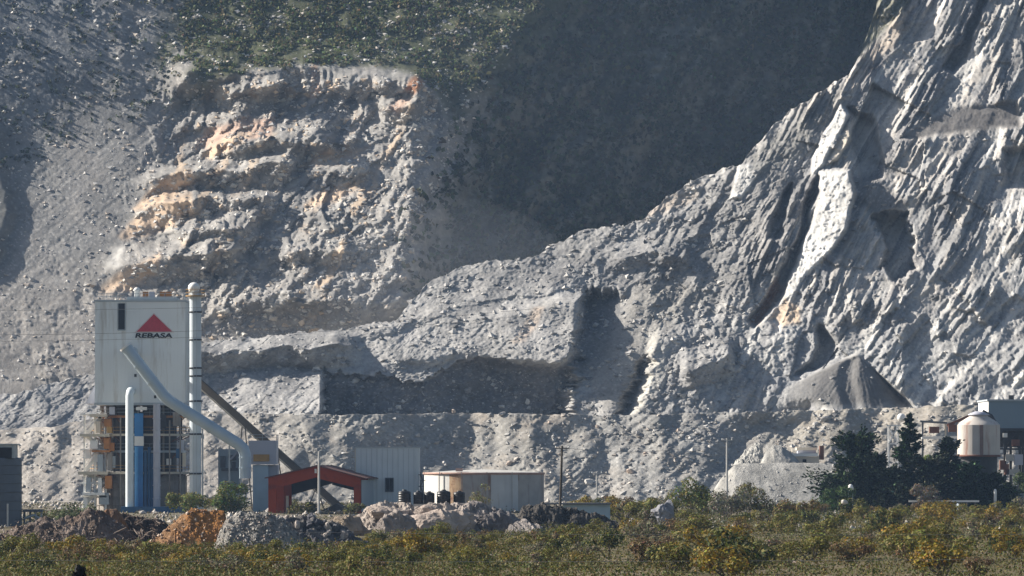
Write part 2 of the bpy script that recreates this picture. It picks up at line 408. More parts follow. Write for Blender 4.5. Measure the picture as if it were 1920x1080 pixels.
    F -= .72 * lo_ * (vary * (2.4 * beds(s2 / 50, al2 / 40, 8, .5) + 1.5 * beds(s2 / 20, al2 / 22, 9, .6)) + 1.9 * blocks(s2 / 46, al2 / 80, 33) + 0.9 * blocks(s2 / 17, al2 / 30, 34) + 0.45 * blocks(s2 / 7, al2 / 9, 37))
    # centre and left: finer slanting lines
    s3 = 0.62 * Uw + 0.78 * Vw; al3 = -0.78 * Uw + 0.62 * Vw
    cl = 1 - rw
    rough = sstep(1195, 1230, U - 0.3 * (700 - V) * sstep(600, 700, V)) * cl
    soft = pmask(U, V, [(1130, 770), (1110, 640), (1175, 590), (1180, 540), (1260, 520), (1330, 560), (1260, 610), (1215, 640), (1205, 690), (1170, 770)], 20)
    F -= .46 * (cl * (1 - 0.8 * soft)) * (1.5 * beds(s3 / 40, al3 / 30, 10, .5) + .7 * beds(s3 / 15, al3 / 14, 11, .5) + 0.35 * fbm(Uw / 22, Vw / 22, 3, 118, .6) + 0.9 * blocks(s3 / 26, al3 / 44, 35) + .5 * blocks(s3 / 9, al3 / 15, 30)) * (1 - 0.5 * inal)
    F -= .55 * rough * (1.8 * beds(s / 44, al / 36, 12, .5) + .8 * beds(s / 17, al / 18, 13, .5) + 0.3 * fbm(Uw / 12, Vw / 12, 2, 120) + 1.6 * blocks(s / 34, al / 50, 38) + 0.7 * blocks(s / 11, al / 15, 39))
    F += 1.4 * fbm(U / 80, V / 80, 2, 121)
    # --- single features of the right wall
    slab = [(1592, 318), (1602, 360), (1588, 430), (1560, 470), (1508, 520), (1480, 570), (1462, 620), (1444, 600), (1470, 540), (1495, 480), (1520, 430), (1540, 360), (1535, 320)]
    wslab = pmask(U + 3 * nw, V + 3 * nw2, slab, 5)
    slab2 = [(1578, 196), (1592, 215), (1570, 260), (1545, 310), (1522, 330), (1524, 296), (1550, 240)]
    w2 = pmask(U + 2 * nw, V + 2 * nw2, slab2, 4)
    slab3 = [(1594, 222), (1596, 262), (1570, 300), (1548, 310), (1562, 282), (1580, 250)]
    w3 = pmask(U, V, slab3, 3)
    sl4 = [(1370, 372), (1385, 310), (1442, 304), (1410, 345), (1392, 372)]
    w4 = pmask(U + 2 * nw, V + 2 * nw2, sl4, 4)
    sm = np.maximum(np.maximum(wslab, w2), np.maximum(w3, w4)) * .85
    F += sm * (FS - 3.0 - F) + 0.5 * sm * fbm(U / 14, V / 10, 3, 129)
    F -= wslab * m * 0.5 * (U - 1530) + (w2 + w3) * m * .5 * (U - 1565) + 1.5 * w2
    F += 5.5 * pmask(Uw, Vw, [(1596, 205), (1640, 230), (1658, 330), (1620, 345), (1600, 290)], 6)
    hole = pmask(Uw + 9 * fbm(U / 18, V / 18, 3, 128), Vw + 9 * fbm(U / 18, V / 18, 3, 127), [(1640, 400), (1700, 398), (1712, 450), (1705, 515), (1680, 522), (1660, 500), (1655, 440)], 7)
    F += 11 * hole
    F += 8 * pmask(Uw, Vw, [(1535, 330), (1500, 480), (1470, 545), (1420, 612), (1405, 600), (1470, 500), (1505, 420), (1512, 360)], 6)
    F += 6 * pmask(Uw, Vw, [(1485, 345), (1462, 440), (1440, 440), (1468, 360)], 6)
    F += 7 * pmask(Uw, Vw, [(1540, 610), (1572, 650), (1560, 672), (1495, 708), (1500, 700), (1535, 650)], 6)
    F += 6 * pmask(Uw, Vw, [(1880, 280), (1930, 270), (1930, 350), (1885, 350)], 8)
    F += 7 * pmask(Uw, Vw, [(1770, 130), (1850, -20), (1862, -20), (1812, 90), (1790, 140)], 6)
    # dirt ramp across the strata, cone of tipped dirt low down: both smooth
    ramp = pmask(U + 2 * nw, V + 4 * nw2, [(1685, 262), (1720, 232), (1800, 205), (1905, 190), (1915, 240), (1800, 246), (1740, 258)], 5)
    ps = FS - 0.5 + 0.35 * fbm(U / 30, V / 20, 2, 131)
    F += ramp * .95 * (ps - F)
    cxp = 1607.0
    r_ = 1.3 * m * np.clip(V - 661 - 2 * nw, 0, None); x_ = m * np.abs(U - cxp) * np.where(U < cxp, 0.62, 1.22)
    coneF = 1243 - np.sqrt(np.clip(r_ * r_ - x_ * x_, 0, None)) + 1.6 * pmask(U, V, [(1578, 690), (1592, 668), (1606, 672), (1600, 710), (1618, 775), (1590, 775), (1572, 720)], 9) + 0.2 * fbm((U - cxp) / (V - 655) * 14, V / 60, 2, 132)
    cm = sstep(-.3, .8, r_ - x_) * sstep(661, 669, V) * sstep(1430, 1540, U + 10 * nw) * (1 - sstep(745, 775, V + 8 * nw2) * sstep(0, 1, (1560 - U) / 60)) * (1 - sstep(1690, 1730, U))
    F += cm * (np.minimum(coneF, F + 6) - F)
    F += 0.13 * fbm(U / 4, V / 4, 2, 141) + (0.22 * (1 - cm) * (1 - ramp) * (1 - soft)) * fbm(U / 8, V / 8, 2, 142, .6)
    F = F.astype(np.float32)
    # --- colour
    C = np.empty(U.shape + (3,), np.float32); C[:] = (0.285, 0.28, 0.275)
    k = fbm(U / 120, V / 120, 4, 151)
    lerp3(C, 0.5 * sstep(0, .8, k), (0.215, 0.21, 0.205))
    lerp3(C, rw * 0.8, (0.32, 0.32, 0.318))
    lerp3(C, rw * up_ * 0.6 * sstep(.0, .8, ridged(s / 30, al / 260, 2, 152) - 0.4), (0.50, 0.455, 0.40))
    lerp3(C, rw * 0.5 * sstep(.2, .8, fbm(s / 30, al / 180, 3, 153)), (0.66, 0.64, 0.60))
    lerp3(C, rw * 0.5 * sstep(.25, .8, fbm(s / 25, al / 150, 3, 154)), (0.19, 0.19, 0.195))
    tn = .5 * beds(s / 20, al / 44, 6, .45, True) + .5 * beds(s / 9, al / 22, 7, .5, True)
    lerp3(C, rw * up_ * 0.8 * sstep(.62, .85, tn), (0.66, 0.63, 0.585)); lerp3(C, rw * up_ * 0.7 * sstep(.52, .8, 1 - tn), (0.15, 0.15, 0.16))
    tn2 = .5 * beds(s2 / 20, al2 / 22, 9, .6, True) + .5 * beds(s2 / 9, al2 / 12, 14, .6, True)
    lerp3(C, lo_ * 0.65 * sstep(.6, .85, tn2), (0.64, 0.62, 0.58)); lerp3(C, lo_ * 0.6 * sstep(.58, .85, 1 - tn2), (0.19, 0.19, 0.2))
    tn3 = .5 * beds(s3 / 15, al3 / 14, 11, .5, True) + .5 * beds(s3 / 7, al3 / 9, 15, .5, True)
    lerp3(C, cl * 0.55 * sstep(.58, .85, tn3), (0.45, 0.44, 0.42)); lerp3(C, cl * 0.55 * sstep(.55, .85, 1 - tn3), (0.15, 0.15, 0.155))
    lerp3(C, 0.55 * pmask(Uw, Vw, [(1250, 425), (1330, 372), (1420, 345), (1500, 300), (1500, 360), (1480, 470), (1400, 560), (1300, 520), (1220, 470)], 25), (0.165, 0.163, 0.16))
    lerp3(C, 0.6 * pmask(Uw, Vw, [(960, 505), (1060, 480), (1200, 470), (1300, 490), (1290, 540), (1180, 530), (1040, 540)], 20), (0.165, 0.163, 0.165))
    lerp3(C, cl * 0.45 * sstep(.15, .7, fbm(s3 / 18, al3 / 80, 3, 155)), (0.38, 0.37, 0.355))
    lerp3(C, inal * sstep(0, 4, below) * 0.85, (0.13, 0.132, 0.14))  # shade of the alcove wall put into the rock tint
    lerp3(C, 0.6 * pmask(Uw, Vw, [(1085, 556), (1160, 556), (1168, 600), (1145, 640), (1118, 660), (1085, 700)], 8), (0.13, 0.132, 0.14))  # shadow in the notch painted into the rock tint
    lerp3(C, mass * 0.4, (0.37, 0.36, 0.345))
    lerp3(C, 0.8 * soft, (0.29, 0.275, 0.25))
    lerp3(C, 0.8 * pmask(Uw, Vw, [(1205, 775), (1180, 775), (1215, 690), (1212, 620), (1240, 612), (1250, 700)], 12), (0.42, 0.405, 0.365))
    lerp3(C, 0.9 * np.maximum(wslab, np.maximum(w2, w4)), WHITE); lerp3(C, 0.8 * w3, (0.58, 0.52, 0.43))
    lerp3(C, 0.85 * pmask(Uw, Vw, [(1448, 590), (1470, 555), (1500, 580), (1500, 610), (1465, 612)], 5), (0.56, 0.43, 0.31))
    lerp3(C, 0.8 * pmask(Uw, Vw, [(1408, 605), (1452, 520), (1462, 535), (1425, 608)], 5), RUST)
    lerp3(C, 0.6 * pmask(Uw, Vw, [(960, 640), (1000, 580), (1022, 578), (1000, 620), (985, 640)], 6), (0.55, 0.43, 0.33))
    lerp3(C, 0.7 * pmask(Uw, Vw, [(1600, 170), (1690, 60), (1720, 0), (1690, 20), (1590, 150)], 10), (0.5, 0.42, 0.34))
    lerp3(C, 0.7 * pmask(Uw, Vw, [(1205, 415), (1240, 375), (1310, 345), (1300, 372), (1250, 400)], 8), (0.5, 0.42, 0.34))
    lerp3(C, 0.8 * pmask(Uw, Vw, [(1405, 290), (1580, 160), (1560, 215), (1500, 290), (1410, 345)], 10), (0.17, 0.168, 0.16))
    lerp3(C, 0.85 * pmask(Uw, Vw, [(1590, 330), (1650, 330), (1700, 380), (1650, 400), (1600, 380)], 10), DIRT)
    lerp3(C, 0.55 * pmask(Uw, Vw, [(1840, 420), (1920, 350), (1940, 400), (1880, 420)], 8), WHITE)
    lerp3(C, 0.92 * pmask(U + 3 * nw, V, [(1600, 118), (1640, -40), (1725, -40), (1700, 12), (1660, 55), (1625, 92)], 6) * (.7 + .4 * fbm(U / 7, V / 6, 2, 157)), (0.115, 0.115, 0.055))
    lerp3(C, ramp * 0.9, (0.165, 0.156, 0.15)); lerp3(C, cm * 0.9 * (1 - sstep(750, 775, V)), (0.125, 0.12, 0.115))
    sp = fbm(U / 6, V / 5, 3, 156, .7)
    lerp3(C, 0.5 * sstep(.4, .8, sp) * (1 - cm) * (1 - ramp), PALE)
    lerp3(C, 0.4 * sstep(.4, .8, -sp) * (1 - cm) * (1 - ramp), (0.12, 0.12, 0.12))
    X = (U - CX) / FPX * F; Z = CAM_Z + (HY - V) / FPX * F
    # the back of the ridge, falling away behind its crest
    nb = 26
    bk = np.linspace(1, 0.04, nb)[:, None] ** 1.4 * 90
    Xb = X[0][None] + bk * 0.05; Yb = F[0][None] + bk; Zb = Z[0][None] - bk * 0.62 + 1.2 * fbm(Xb / 6, bk / 6 + 0 * Xb, 3, 161)
    Cb = np.repeat(C[:1], nb, 0)
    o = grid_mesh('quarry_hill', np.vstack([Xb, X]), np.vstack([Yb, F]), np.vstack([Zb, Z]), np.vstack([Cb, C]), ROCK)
    tag(o, kind='structure')
    return (U, V, F)

# ------------------------------------------------------------------ the long spoil bank at its foot
def build_bank():
    u = ucols(2.2)
    crest = np.interp(u, [-450, 0, 100, 160, 380, 450, 610, 850, 1170, 1300, 1500, 1700, 1800, 2400],
                      [860, 806, 800, 786, 770, 774, 778, 775, 778, 775, 770, 764, 760, 752]) + 2.5 * fbm(u / 30, u * 0, 4, 201, .6)
    R = 120
    fr = np.linspace(0, 1, R, dtype=np.float32)[:, None]
    V = crest[None] + (953 - crest[None]) * fr; U = np.repeat(u[None], R, 0)
    F = 1158 + (940 - V) / 165 * 27 - 9.0 * np.clip(V - 940, 0, None)
    F += 9 * fbm(U / 320, V / 500, 2, 202) + 2.2 * fbm(U / 70, V / 90, 2, 203)
    s = 0.6 * U + 0.8 * V; al = 0.8 * U - 0.6 * V
    big = sstep(900, 1100, U)
    pat = .2 + 1.2 * sstep(-.1, .5, fbm(U / 60, V / 40, 3, 209))
    F += 0.22 * fbm(s / 9, al / 90, 3, 204) + 0.2 * pat * fbm(U / 9, V / 8, 3, 205, .6) + big * 0.4 * ridged(s / 22, al / 60, 2, 206) + .3 * pat * blocks(U / 7, V / 6, 208)
    F += 0.1 * pat * fbm(U / 4, V / 4, 2, 207)
    for cxx, w in ((1480, 38), (1415, 30)):                       # rain gullies
        F += 3.5 * np.exp(-((U - cxx + (V - 800) * 0.8) / w) ** 2) * sstep(770, 800, V) * (1 - sstep(850, 900, V))
    C = np.empty(U.shape + (3,), np.float32); C[:] = (0.27, 0.26, 0.24)
    k = fbm(U / 90, V / 60, 4, 211)
    lerp3(C, 0.7 * sstep(-.1, .7, k) , (0.35, 0.305, 0.255))
    lerp3(C, 0.55 * (1 - sstep(250, 700, U)), (0.37, 0.335, 0.30))
    lerp3(C, 0.5 * sstep(1000, 1200, U) * (1 - sstep(1350, 1500, U)), (0.275, 0.275, 0.27))
    lerp3(C, 0.55 * sstep(1380, 1500, U) * (1 - sstep(820, 900, V)), (0.33, 0.30, 0.25))
    lerp3(C, .85 * sstep(936, 946, V), (0.165, 0.145, 0.11))
    sp = fbm(U / 6, V / 5, 3, 212, .7)
    lerp3(C, 0.6 * sstep(.38, .75, sp), PALE); lerp3(C, 0.5 * sstep(.4, .8, -sp), (0.14, 0.138, 0.135))
    F = F.astype(np.float32)
    X = (U - CX) / FPX * F; Z = CAM_Z + (HY - V) / FPX * F
    nb = 12
    bk = np.linspace(1, 0.03, nb)[:, None] ** 1.5 * 62
    Xb = X[0][None] + bk * 0.0; Yb = F[0][None] + bk; Zb = Z[0][None] - bk * 0.03 + 0.3 * fbm(Xb / 4, bk / 4 + 0 * Xb, 2, 221) * sstep(0, 6, bk)
    o = grid_mesh('spoil_bank_terrain', np.vstack([Xb, X]), np.vstack([Yb, F]), np.vstack([Zb, Z]), np.vstack([np.repeat(C[:1], nb, 0), C]), ROCK)
    tag(o, kind='structure')
    return (U, V, F)

def build_ground():
    xs = np.concatenate([np.linspace(-700, -130, 40), np.linspace(-125, 125, 210), np.linspace(130, 700, 40)])
    ys = np.concatenate([np.linspace(-60, 340, 40), np.linspace(343, 960, 300), np.linspace(970, 2600, 60)])
    X, Y = np.meshgrid(xs.astype(np.float32), ys.astype(np.float32))
    Z = 0.25 * fbm(X / 14, Y / 22, 3, 301) - 0.1
    C = np.empty(X.shape + (3,), np.float32); C[:] = (0.105, 0.085, 0.045)
    k = fbm(X / 9, Y / 16, 4, 302)
    lerp3(C, 0.7 * sstep(0, .6, k), (0.095, 0.085, 0.035)); lerp3(C, 0.6 * sstep(.1, .6, -k), (0.20, 0.165, 0.12))
    lerp3(C, sstep(760, 860, Y) * 0.8, (0.17, 0.15, 0.115))
    o = grid_mesh('ground', X, Y, Z, C, terrain_mat('scrubland_soil', (1.2, 0.2)))
    tag(o, kind='structure')

GM = build_mountain()
GQ = build_quarry()
GB = build_bank()
build_ground()

# ------------------------------------------------------------------ mesh builder
class MB:
    """collects shapes in world coordinates and links them as ONE mesh object"""
    def __init__(s): s.v = []; s.f = []; s.smooth = []
    def add(s, vs, fs, smooth=False):
        k = len(s.v); s.v += [tuple(p) for p in vs]; s.f += [tuple(i + k for i in f) for f in fs]; s.smooth += [smooth] * len(fs); return s
    def box(s, lo, hi, M=None):
        x0, y0, z0 = lo; x1, y1, z1 = hi
        vs = [Vector(p) for p in ((x0, y0, z0), (x1, y0, z0), (x1, y1, z0), (x0, y1, z0), (x0, y0, z1), (x1, y0, z1), (x1, y1, z1), (x0, y1, z1))]
        if M: vs = [M @ p for p in vs]
        return s.add(vs, [(0, 3, 2, 1), (4, 5, 6, 7), (0, 1, 5, 4), (1, 2, 6, 5), (2, 3, 7, 6), (3, 0, 4, 7)])
    def beam(s, a, b, w, h=None, M=None):
        """square bar from a to b"""
        a = Vector(a); b = Vector(b); h = h or w
        if M: a = M @ a; b = M @ b
        d = (b - a).normalized(); up = Vector((0, 0, 1)) if abs(d.z) < 0.95 else Vector((0, 1, 0))
        x = d.cross(up).normalized(); y = x.cross(d).normalized()
        vs = []
        for p in (a, b):
            for sx, sy in ((-1, -1), (1, -1), (1, 1), (-1, 1)): vs.append(p + x * (sx * w / 2) + y * (sy * h / 2))
        return s.add(vs, [(0, 1, 2, 3), (7, 6, 5, 4), (0, 4, 5, 1), (1, 5, 6, 2), (2, 6, 7, 3), (3, 7, 4, 0)])
    def tube(s, pts, r, n=12, caps=True, smooth=True):
        """round pipe along points; r one radius or one per point"""
        pts = [Vector(p) for p in pts]; rs = r if isinstance(r, (list, tuple)) else [r] * len(pts)
        vs = []; ref = None
        for i, p in enumerate(pts):
            if i == 0: d = pts[1] - p
            elif i == len(pts) - 1: d = p - pts[i - 1]
            else: d = (pts[i + 1] - p).normalized() + (p - pts[i - 1]).normalized()
            d.normalize()
            if ref is None: ref = Vector((0, 1, 0)) if abs(d.y) < 0.9 else Vector((1, 0, 0))
            x = (ref - d * ref.dot(d)).normalized(); y = d.cross(x)
            k = 1.0
            if 0 < i < len(pts) - 1:
                c = (pts[i + 1] - p).normalized().dot((p - pts[i - 1]).normalized()); k = 1 / math.sqrt(max(0.3, (1 + c) / 2)) if c < 0.98 else 1
            for j in range(n):
                t = 2 * math.pi * j / n; vs.append(p + (x * math.cos(t) + y * math.sin(t)) * rs[i] * (k if False else 1))
            ref = x
        fs = []
        for i in range(len(pts) - 1):
            for j in range(n): fs.append((i * n + j, i * n + (j + 1) % n, (i + 1) * n + (j + 1) % n, (i + 1) * n + j))
        s.add(vs, fs, smooth)
        if caps:
            k = len(pts) - 1
            s.add(vs[:n], [tuple(reversed(range(n)))]); s.add(vs[k * n:], [tuple(range(n))])
        return s
    def lathe(s, c, prof, n=24, a0=0, a1=360, smooth=True):
        """profile of (radius, height) turned about the upright axis at c"""
        full = abs(a1 - a0) >= 360; m = n if full else n + 1
        vs = []
        for r, z in prof:
            for j in range(m):
                t = math.radians(a0 + (a1 - a0) * j / n); vs.append((c[0] + r * math.cos(t), c[1] + r * math.sin(t), c[2] + z))
        fs = []
        for i in range(len(prof) - 1):
            for j in range(n):
                j2 = (j + 1) % m; fs.append((i * m + j, i * m + j2, (i + 1) * m + j2, (i + 1) * m + j))
        return s.add(vs, fs, smooth)
    def ball(s, c, r, n=12, sq=1.0):
        prof = [(r * math.sin(math.pi * k / 8) + (0.001 if k in (0, 8) else 0), -r * sq * math.cos(math.pi * k / 8)) for k in range(9)]
        return s.lathe(c, prof, n)
    def build(s, name, m, parent=None, origin=None, label=None):
        me = bpy.data.meshes.new(name)
        o = bpy.data.objects.new(name, me); COL.objects.link(o)
        base = Vector((0, 0, 0))
        if parent is not None:
            root = parent
            while root.parent is not None: root = root.parent
            base = root.location.copy(); o.parent = parent
        elif origin is not None:
            base = Vector(origin); o.location = base
        me.from_pydata([(p[0] - base.x, p[1] - base.y, p[2] - base.z) for p in s.v], [], s.f)
        me.polygons.foreach_set('use_smooth', s.smooth)
        me.update(); me.materials.append(m)
        if label: o['label'] = label
        return o

def thing(name, label, cat, loc, group=None):
    o = bpy.data.objects.new(name, None); COL.objects.link(o); o.location = loc; o.empty_display_size = 0.5
    return tag(o, label, cat, group)

def copy_thing(root, loc, rz=0.0, sc=1.0, label=None, group=None):
    r = root.copy(); COL.objects.link(r); r.location = loc; r.rotation_euler = (0, 0, rz)
    r.scale = (sc, sc, sc) if not isinstance(sc, tuple) else sc
    if label: r['label'] = label
    if group: r['group'] = group
    for ch in root.children:
        c = ch.copy(); COL.objects.link(c); c.parent = r
        for g in ch.children:
            d = g.copy(); COL.objects.link(d); d.parent = c
    return r

def Bx(px0, py0, px1, py1, y0, y1):
    """box corners whose front face covers a rectangle of the photograph at distance y0"""
    a = at(px0, py1, y0); b = at(px1, py0, y0)
    return (a.x, y0, a.z), (b.x, y1, b.z)

# paints and building stuff
WHITEP = mat('white_cladding', (0.70, 0.73, 0.735), 0.6, 0.05, 0.15, stain=(0.50, 0.49, 0.46), stain_amt=0.3, stain_scale=0.6, streak=True)
WHITEW = mat('white_paint', (0.78, 0.77, 0.74), 0.6, 0.06, 0.5)
STEEL = mat('grey_steel', (0.36, 0.40, 0.43), 0.5, 0.12, 0.6, 0.2)
DUCT = mat('pale_blue_duct', (0.40, 0.485, 0.55), 0.45, 0.08, 0.4, 0.15)
STACKM = mat('stack_paint', (0.52, 0.58, 0.62), 0.5, 0.08, 0.4)
DARK = mat('dark_steel', (0.035, 0.036, 0.04), 0.7, 0.2, 1.0)
BLACK = mat('black_gap', (0.012, 0.012, 0.014), 0.9, 0.1)
BLUE = mat('blue_paint', (0.035, 0.20, 0.48), 0.5, 0.15, 0.6)
BLUED = mat('dark_blue_paint', (0.02, 0.09, 0.2), 0.6, 0.2, 0.6)
YELLOW = mat('ochre_paint', (0.42, 0.24, 0.07), 0.7, 0.2, 1.0)
ORANGE = mat('orange_primer', (0.38, 0.16, 0.045), 0.8, 0.25, 1.0)
DRUM = mat('kiln_shell_steel', (0.24, 0.215, 0.19), 0.75, 0.25, 0.5, stain=(0.12, 0.07, 0.045), stain_amt=0.3, stain_scale=0.5, streak=True)
RED = mat('red_oxide_steel', (0.27, 0.040, 0.006), 0.95, 0.2, 0.6, stain=(0.16, 0.03, 0.012), stain_amt=.25, stain_scale=.6)
RED.node_tree.nodes['Principled BSDF'].inputs['Specular IOR Level'].default_value = 0.05
REDDK = mat('rusty_roof_sheet', (0.10, 0.035, 0.025), 0.8, 0.2, 0.6)
SIGNRED = mat('sign_red', (0.42, 0.03, 0.05), 0.6, 0.18, 3.0)
GREYB = mat('grey_wall_sheet', (0.36, 0.40, 0.43), 0.6, 0.06, 0.3)
LILAC = mat('pale_lilac_sheet', (0.42, 0.43, 0.49), 0.6, 0.08, 0.4)
PALEBLUE = mat('pale_blue_sheet', (0.36, 0.47, 0.55), 0.6, 0.1, 0.5)
BEIGE = mat('beige_sheet', (0.55, 0.49, 0.39), 0.7, 0.08, 0.4)
CONC = mat('concrete', (0.42, 0.41, 0.385), 0.9, 0.12, 0.8, bump=0.3)
TANKW = mat('tank_white_paint', (0.66, 0.645, 0.61), 0.6, 0.06, 0.4, stain=(0.30, 0.15, 0.08), stain_amt=0.1, stain_scale=0.8, streak=True)
TANKR = mat('tank_rusted_plate', (0.50, 0.34, 0.20), 0.8, 0.15, 0.6, stain=(0.25, 0.10, 0.05), stain_amt=0.5, stain_scale=0.7)
TANKG = mat('tank_grey_plate', (0.36, 0.345, 0.33), 0.75, 0.15, 0.6, stain=(0.20, 0.12, 0.085), stain_amt=0.35, stain_scale=1.0, streak=True)
TANKL = mat('tank_pale_plate', (0.50, 0.52, 0.53), 0.7, 0.08, 0.5, stain=(0.33, 0.28, 0.24), stain_amt=0.15, stain_scale=1.0, streak=True)
PLAST = mat('black_plastic', (0.012, 0.012, 0.013), 0.45, 0.1)
SILOP = mat('silo_stained_paint', (0.52, 0.48, 0.435), 0.7, 0.1, 0.5, stain=(0.30, 0.15, 0.105), stain_amt=0.22, stain_scale=0.6, streak=True)
RUSTY = mat('rusty_steel', (0.16, 0.07, 0.045), 0.85, 0.3, 1.0)
BROWN = mat('conveyor_weathered_steel', (0.14, 0.115, 0.09), 0.8, 0.2, 0.8)
POLEW = mat('pale_pole', (0.50, 0.49, 0.47), 0.8, 0.1, 1.0)
WOOD = mat('dark_pole_wood', (0.075, 0.06, 0.045), 0.9, 0.2, 1.0)
WIRE = mat('wire', (0.2, 0.2, 0.2), 0.6, 0.1)
SLATE = mat('dark_grey_sheet', (0.10, 0.11, 0.13), 0.6, 0.12, 0.5)
BLUEGREY = mat('blue_grey_wall', (0.17, 0.235, 0.29), 0.6, 0.05, 0.3)
CREAM = mat('cream_wall', (0.60, 0.52, 0.42), 0.8, 0.08, 0.5)

def railing(mb, pts, h=1.1, r=0.06, every=1.6):
    for a, b in zip(pts[:-1], pts[1:]):
        a = Vector(a); b = Vector(b); n = max(1, int((b - a).length / every))
        for k in range(n + 1):
            p = a.lerp(b, k / n); mb.beam(p, p + Vector((0, 0, h)), r)
        for z in (h, h * .5): mb.beam(a + Vector((0, 0, z)), b + Vector((0, 0, z)), r)

# ------------------------------------------------------------------ the lime kiln
def kiln():
    Y = 895.0; P = lambda px, py, y=Y: at(px, py, y)
    c = Vector(((265 - CX) / FPX * 903, 903.0, 0.0))
    k = thing('lime_kiln', 'tall lime kiln tower with white boxy top, red triangle sign and ringed platforms', 'kiln', c)
    lo, hi = Bx(178, 566, 347, 755, Y, Y + 16)
    h = MB(); h.box(lo, hi)
    hs = h.build('upper_house', WHITEP, k)
    rb = MB()                                              # standing seams of the cladding
    n = 24
    for i in range(1, n):
        x = lo[0] + (hi[0] - lo[0]) * i / n; rb.box((x - .03, Y - .05, lo[2] + .05), (x + .03, Y - .002, hi[2] - .05))
    for i in range(1, 20):
        y = Y + 16 * i / 20; rb.box((hi[0] + .002, y - .03, lo[2] + .05), (hi[0] + .05, y + .03, hi[2] - .05))
    rb.build('cladding_seam', WHITEP, hs)['kind'] = 'stuff'
    tr = MB(); tr.box((lo[0] - .15, Y - .15, hi[2] + .003), (hi[0] + .15, Y + 16.15, hi[2] + .35)); tr.box((lo[0] - .1, Y - .1, lo[2] - .4), (hi[0] + .1, Y + 16.1, lo[2] - .003))
    tr.build('edge_flashing', GREYB, hs)['kind'] = 'stuff'
    # a low second roof and gear on it
    l2, h2 = Bx(238, 560, 330, 566, Y + 3, Y + 13)
    rf = MB(); rf.box((l2[0], l2[1], hi[2] + .36), (h2[0], h2[1], hi[2] + 0.9)); rf.build('roof_deck', GREYB, hs)
    rl = MB(); z = hi[2] + .36
    railing(rl, [(lo[0] + .3, Y + 1, z), (hi[0] - .3, Y + 1, z), (hi[0] - .3, Y + 15, z)], 1.1, .07)
    rl.build('roof_railing', STEEL, hs)
    vm = MB(); vm.lathe((P(253, 0).x, Y + 5, z), [(0.001, 0), (.45, 0), (.45, 1.6), (.7, 1.7), (.3, 2.2), (.001, 2.25)], 12)
    vm.build('roof_vent', WHITEW, hs)
    vb = MB()
    for px in (268, 280, 300, 312):
        vb = MB(); x = P(px, 0).x; vb.box((x - .45, Y + 6, hi[2] + .92), (x + .45, Y + 7.2, hi[2] + 1.9)); vb.build('roof_machinery', ORANGE if px != 280 else LILAC, hs)
    # louvre slot
    a, b = Bx(222, 569, 234, 618, Y, Y); sl = MB(); sl.box((a[0], Y - .08, a[2]), (b[0], Y - .003, b[2])); lv = sl.build('louvre_opening', BLACK, hs)
    fr = MB()
    for x in (a[0] - .1, b[0] + .1): fr.box((x - .08, Y - .16, a[2] - .1), (x + .08, Y - .004, b[2]))
    fr.box((a[0] - .02, Y - .16, a[2] - .2), (b[0] + .02, Y - .004, a[2] - .002)); fr.build('louvre_frame', STEEL, lv)
    bl = MB()
    for i in range(9):
        zz = a[2] + (b[2] - a[2]) * (i + .5) / 9; bl.box((a[0] + .02, Y - .14, zz - .03), (b[0] - .02, Y - .082, zz + .03))
    bl.build('louvre_blades', BLACK, lv)['kind'] = 'stuff'
    # sign: triangle over lettering
    t0, t1, t2 = P(256, 622, Y - .12), P(323, 622, Y - .12), P(288.5, 589, Y - .12)
    em = MB(); d = Vector((0, .11, 0)); em.add([t0, t1, t2, t0 + d, t1 + d, t2 + d], [(0, 1, 2), (5, 4, 3), (0, 3, 4, 1), (1, 4, 5, 2), (2, 5, 3, 0)])
    sg = em.build('triangle_emblem', SIGNRED, hs)
    eb = MB()
    e0, e1, e2 = P(252, 623.5, Y - .06), P(327, 623.5, Y - .06), P(288.5, 586.5, Y - .06); d = Vector((0, .055, 0))
    eb.add([e0, e1, e2, e0 + d, e1 + d, e2 + d], [(0, 1, 2), (5, 4, 3), (0, 3, 4, 1), (1, 4, 5, 2), (2, 5, 3, 0)]); eb.build('emblem_border', mat('sign_pale', (0.62, 0.55, 0.55), 0.6), sg)
    cu = bpy.data.curves.new('lettering', 'FONT'); cu.body = 'REBASA'; cu.size = 1.0; cu.extrude = 0.05; cu.align_x = 'CENTER'; cu.offset = 0.028; cu.shear = 0.12
    to = bpy.data.objects.new('tmp_text', cu); COL.objects.link(to)
    bpy.context.view_layer.update()
    me = bpy.data.meshes.new_from_object(to.evaluated_get(bpy.context.evaluated_depsgraph_get()))
    bpy.data.objects.remove(to)
    xs = [v.co.x for v in me.vertices]; ys = [v.co.y for v in me.vertices]
    pa, pb = P(253.5, 633.5, Y - .1), P(323, 624.5, Y - .1)
    sx = (pb.x - pa.x) / (max(xs) - min(xs)); sy = (pb.z - pa.z) / (max(ys) - min(ys))
    for v in me.vertices:
        x, y, zz = v.co; v.co = (pa.x + (x - min(xs)) * sx - c.x, Y - .1 - zz - c.y, pa.z + (y - min(ys)) * sy - c.z)
    me.materials.clear(); me.materials.append(BLACK)
    lt = bpy.data.objects.new('lettering', me); COL.objects.link(lt); lt.parent = hs
    for px, py in ((254, 704), (291, 744)):
        q = MB(); p = P(px, py); q.box((p.x - .2, Y - .1, p.z - .25), (p.x + .2, Y - .004, p.z + .25)); q.build('wall_hatch', DARK, hs)
    # lean-to hood at the lower left
    hd = MB(); a0, a1, a2 = P(178, 722, Y + 2), P(160, 757, Y + 2), P(177.9, 757, Y + 2); d = Vector((0, 10, 0))
    hd.add([a0, a1, a2, a0 + d, a1 + d, a2 + d], [(0, 1, 2), (5, 4, 3), (0, 3, 4, 1), (1, 4, 5, 2), (2, 5, 3, 0)]); hd.build('side_hood', LILAC, k)
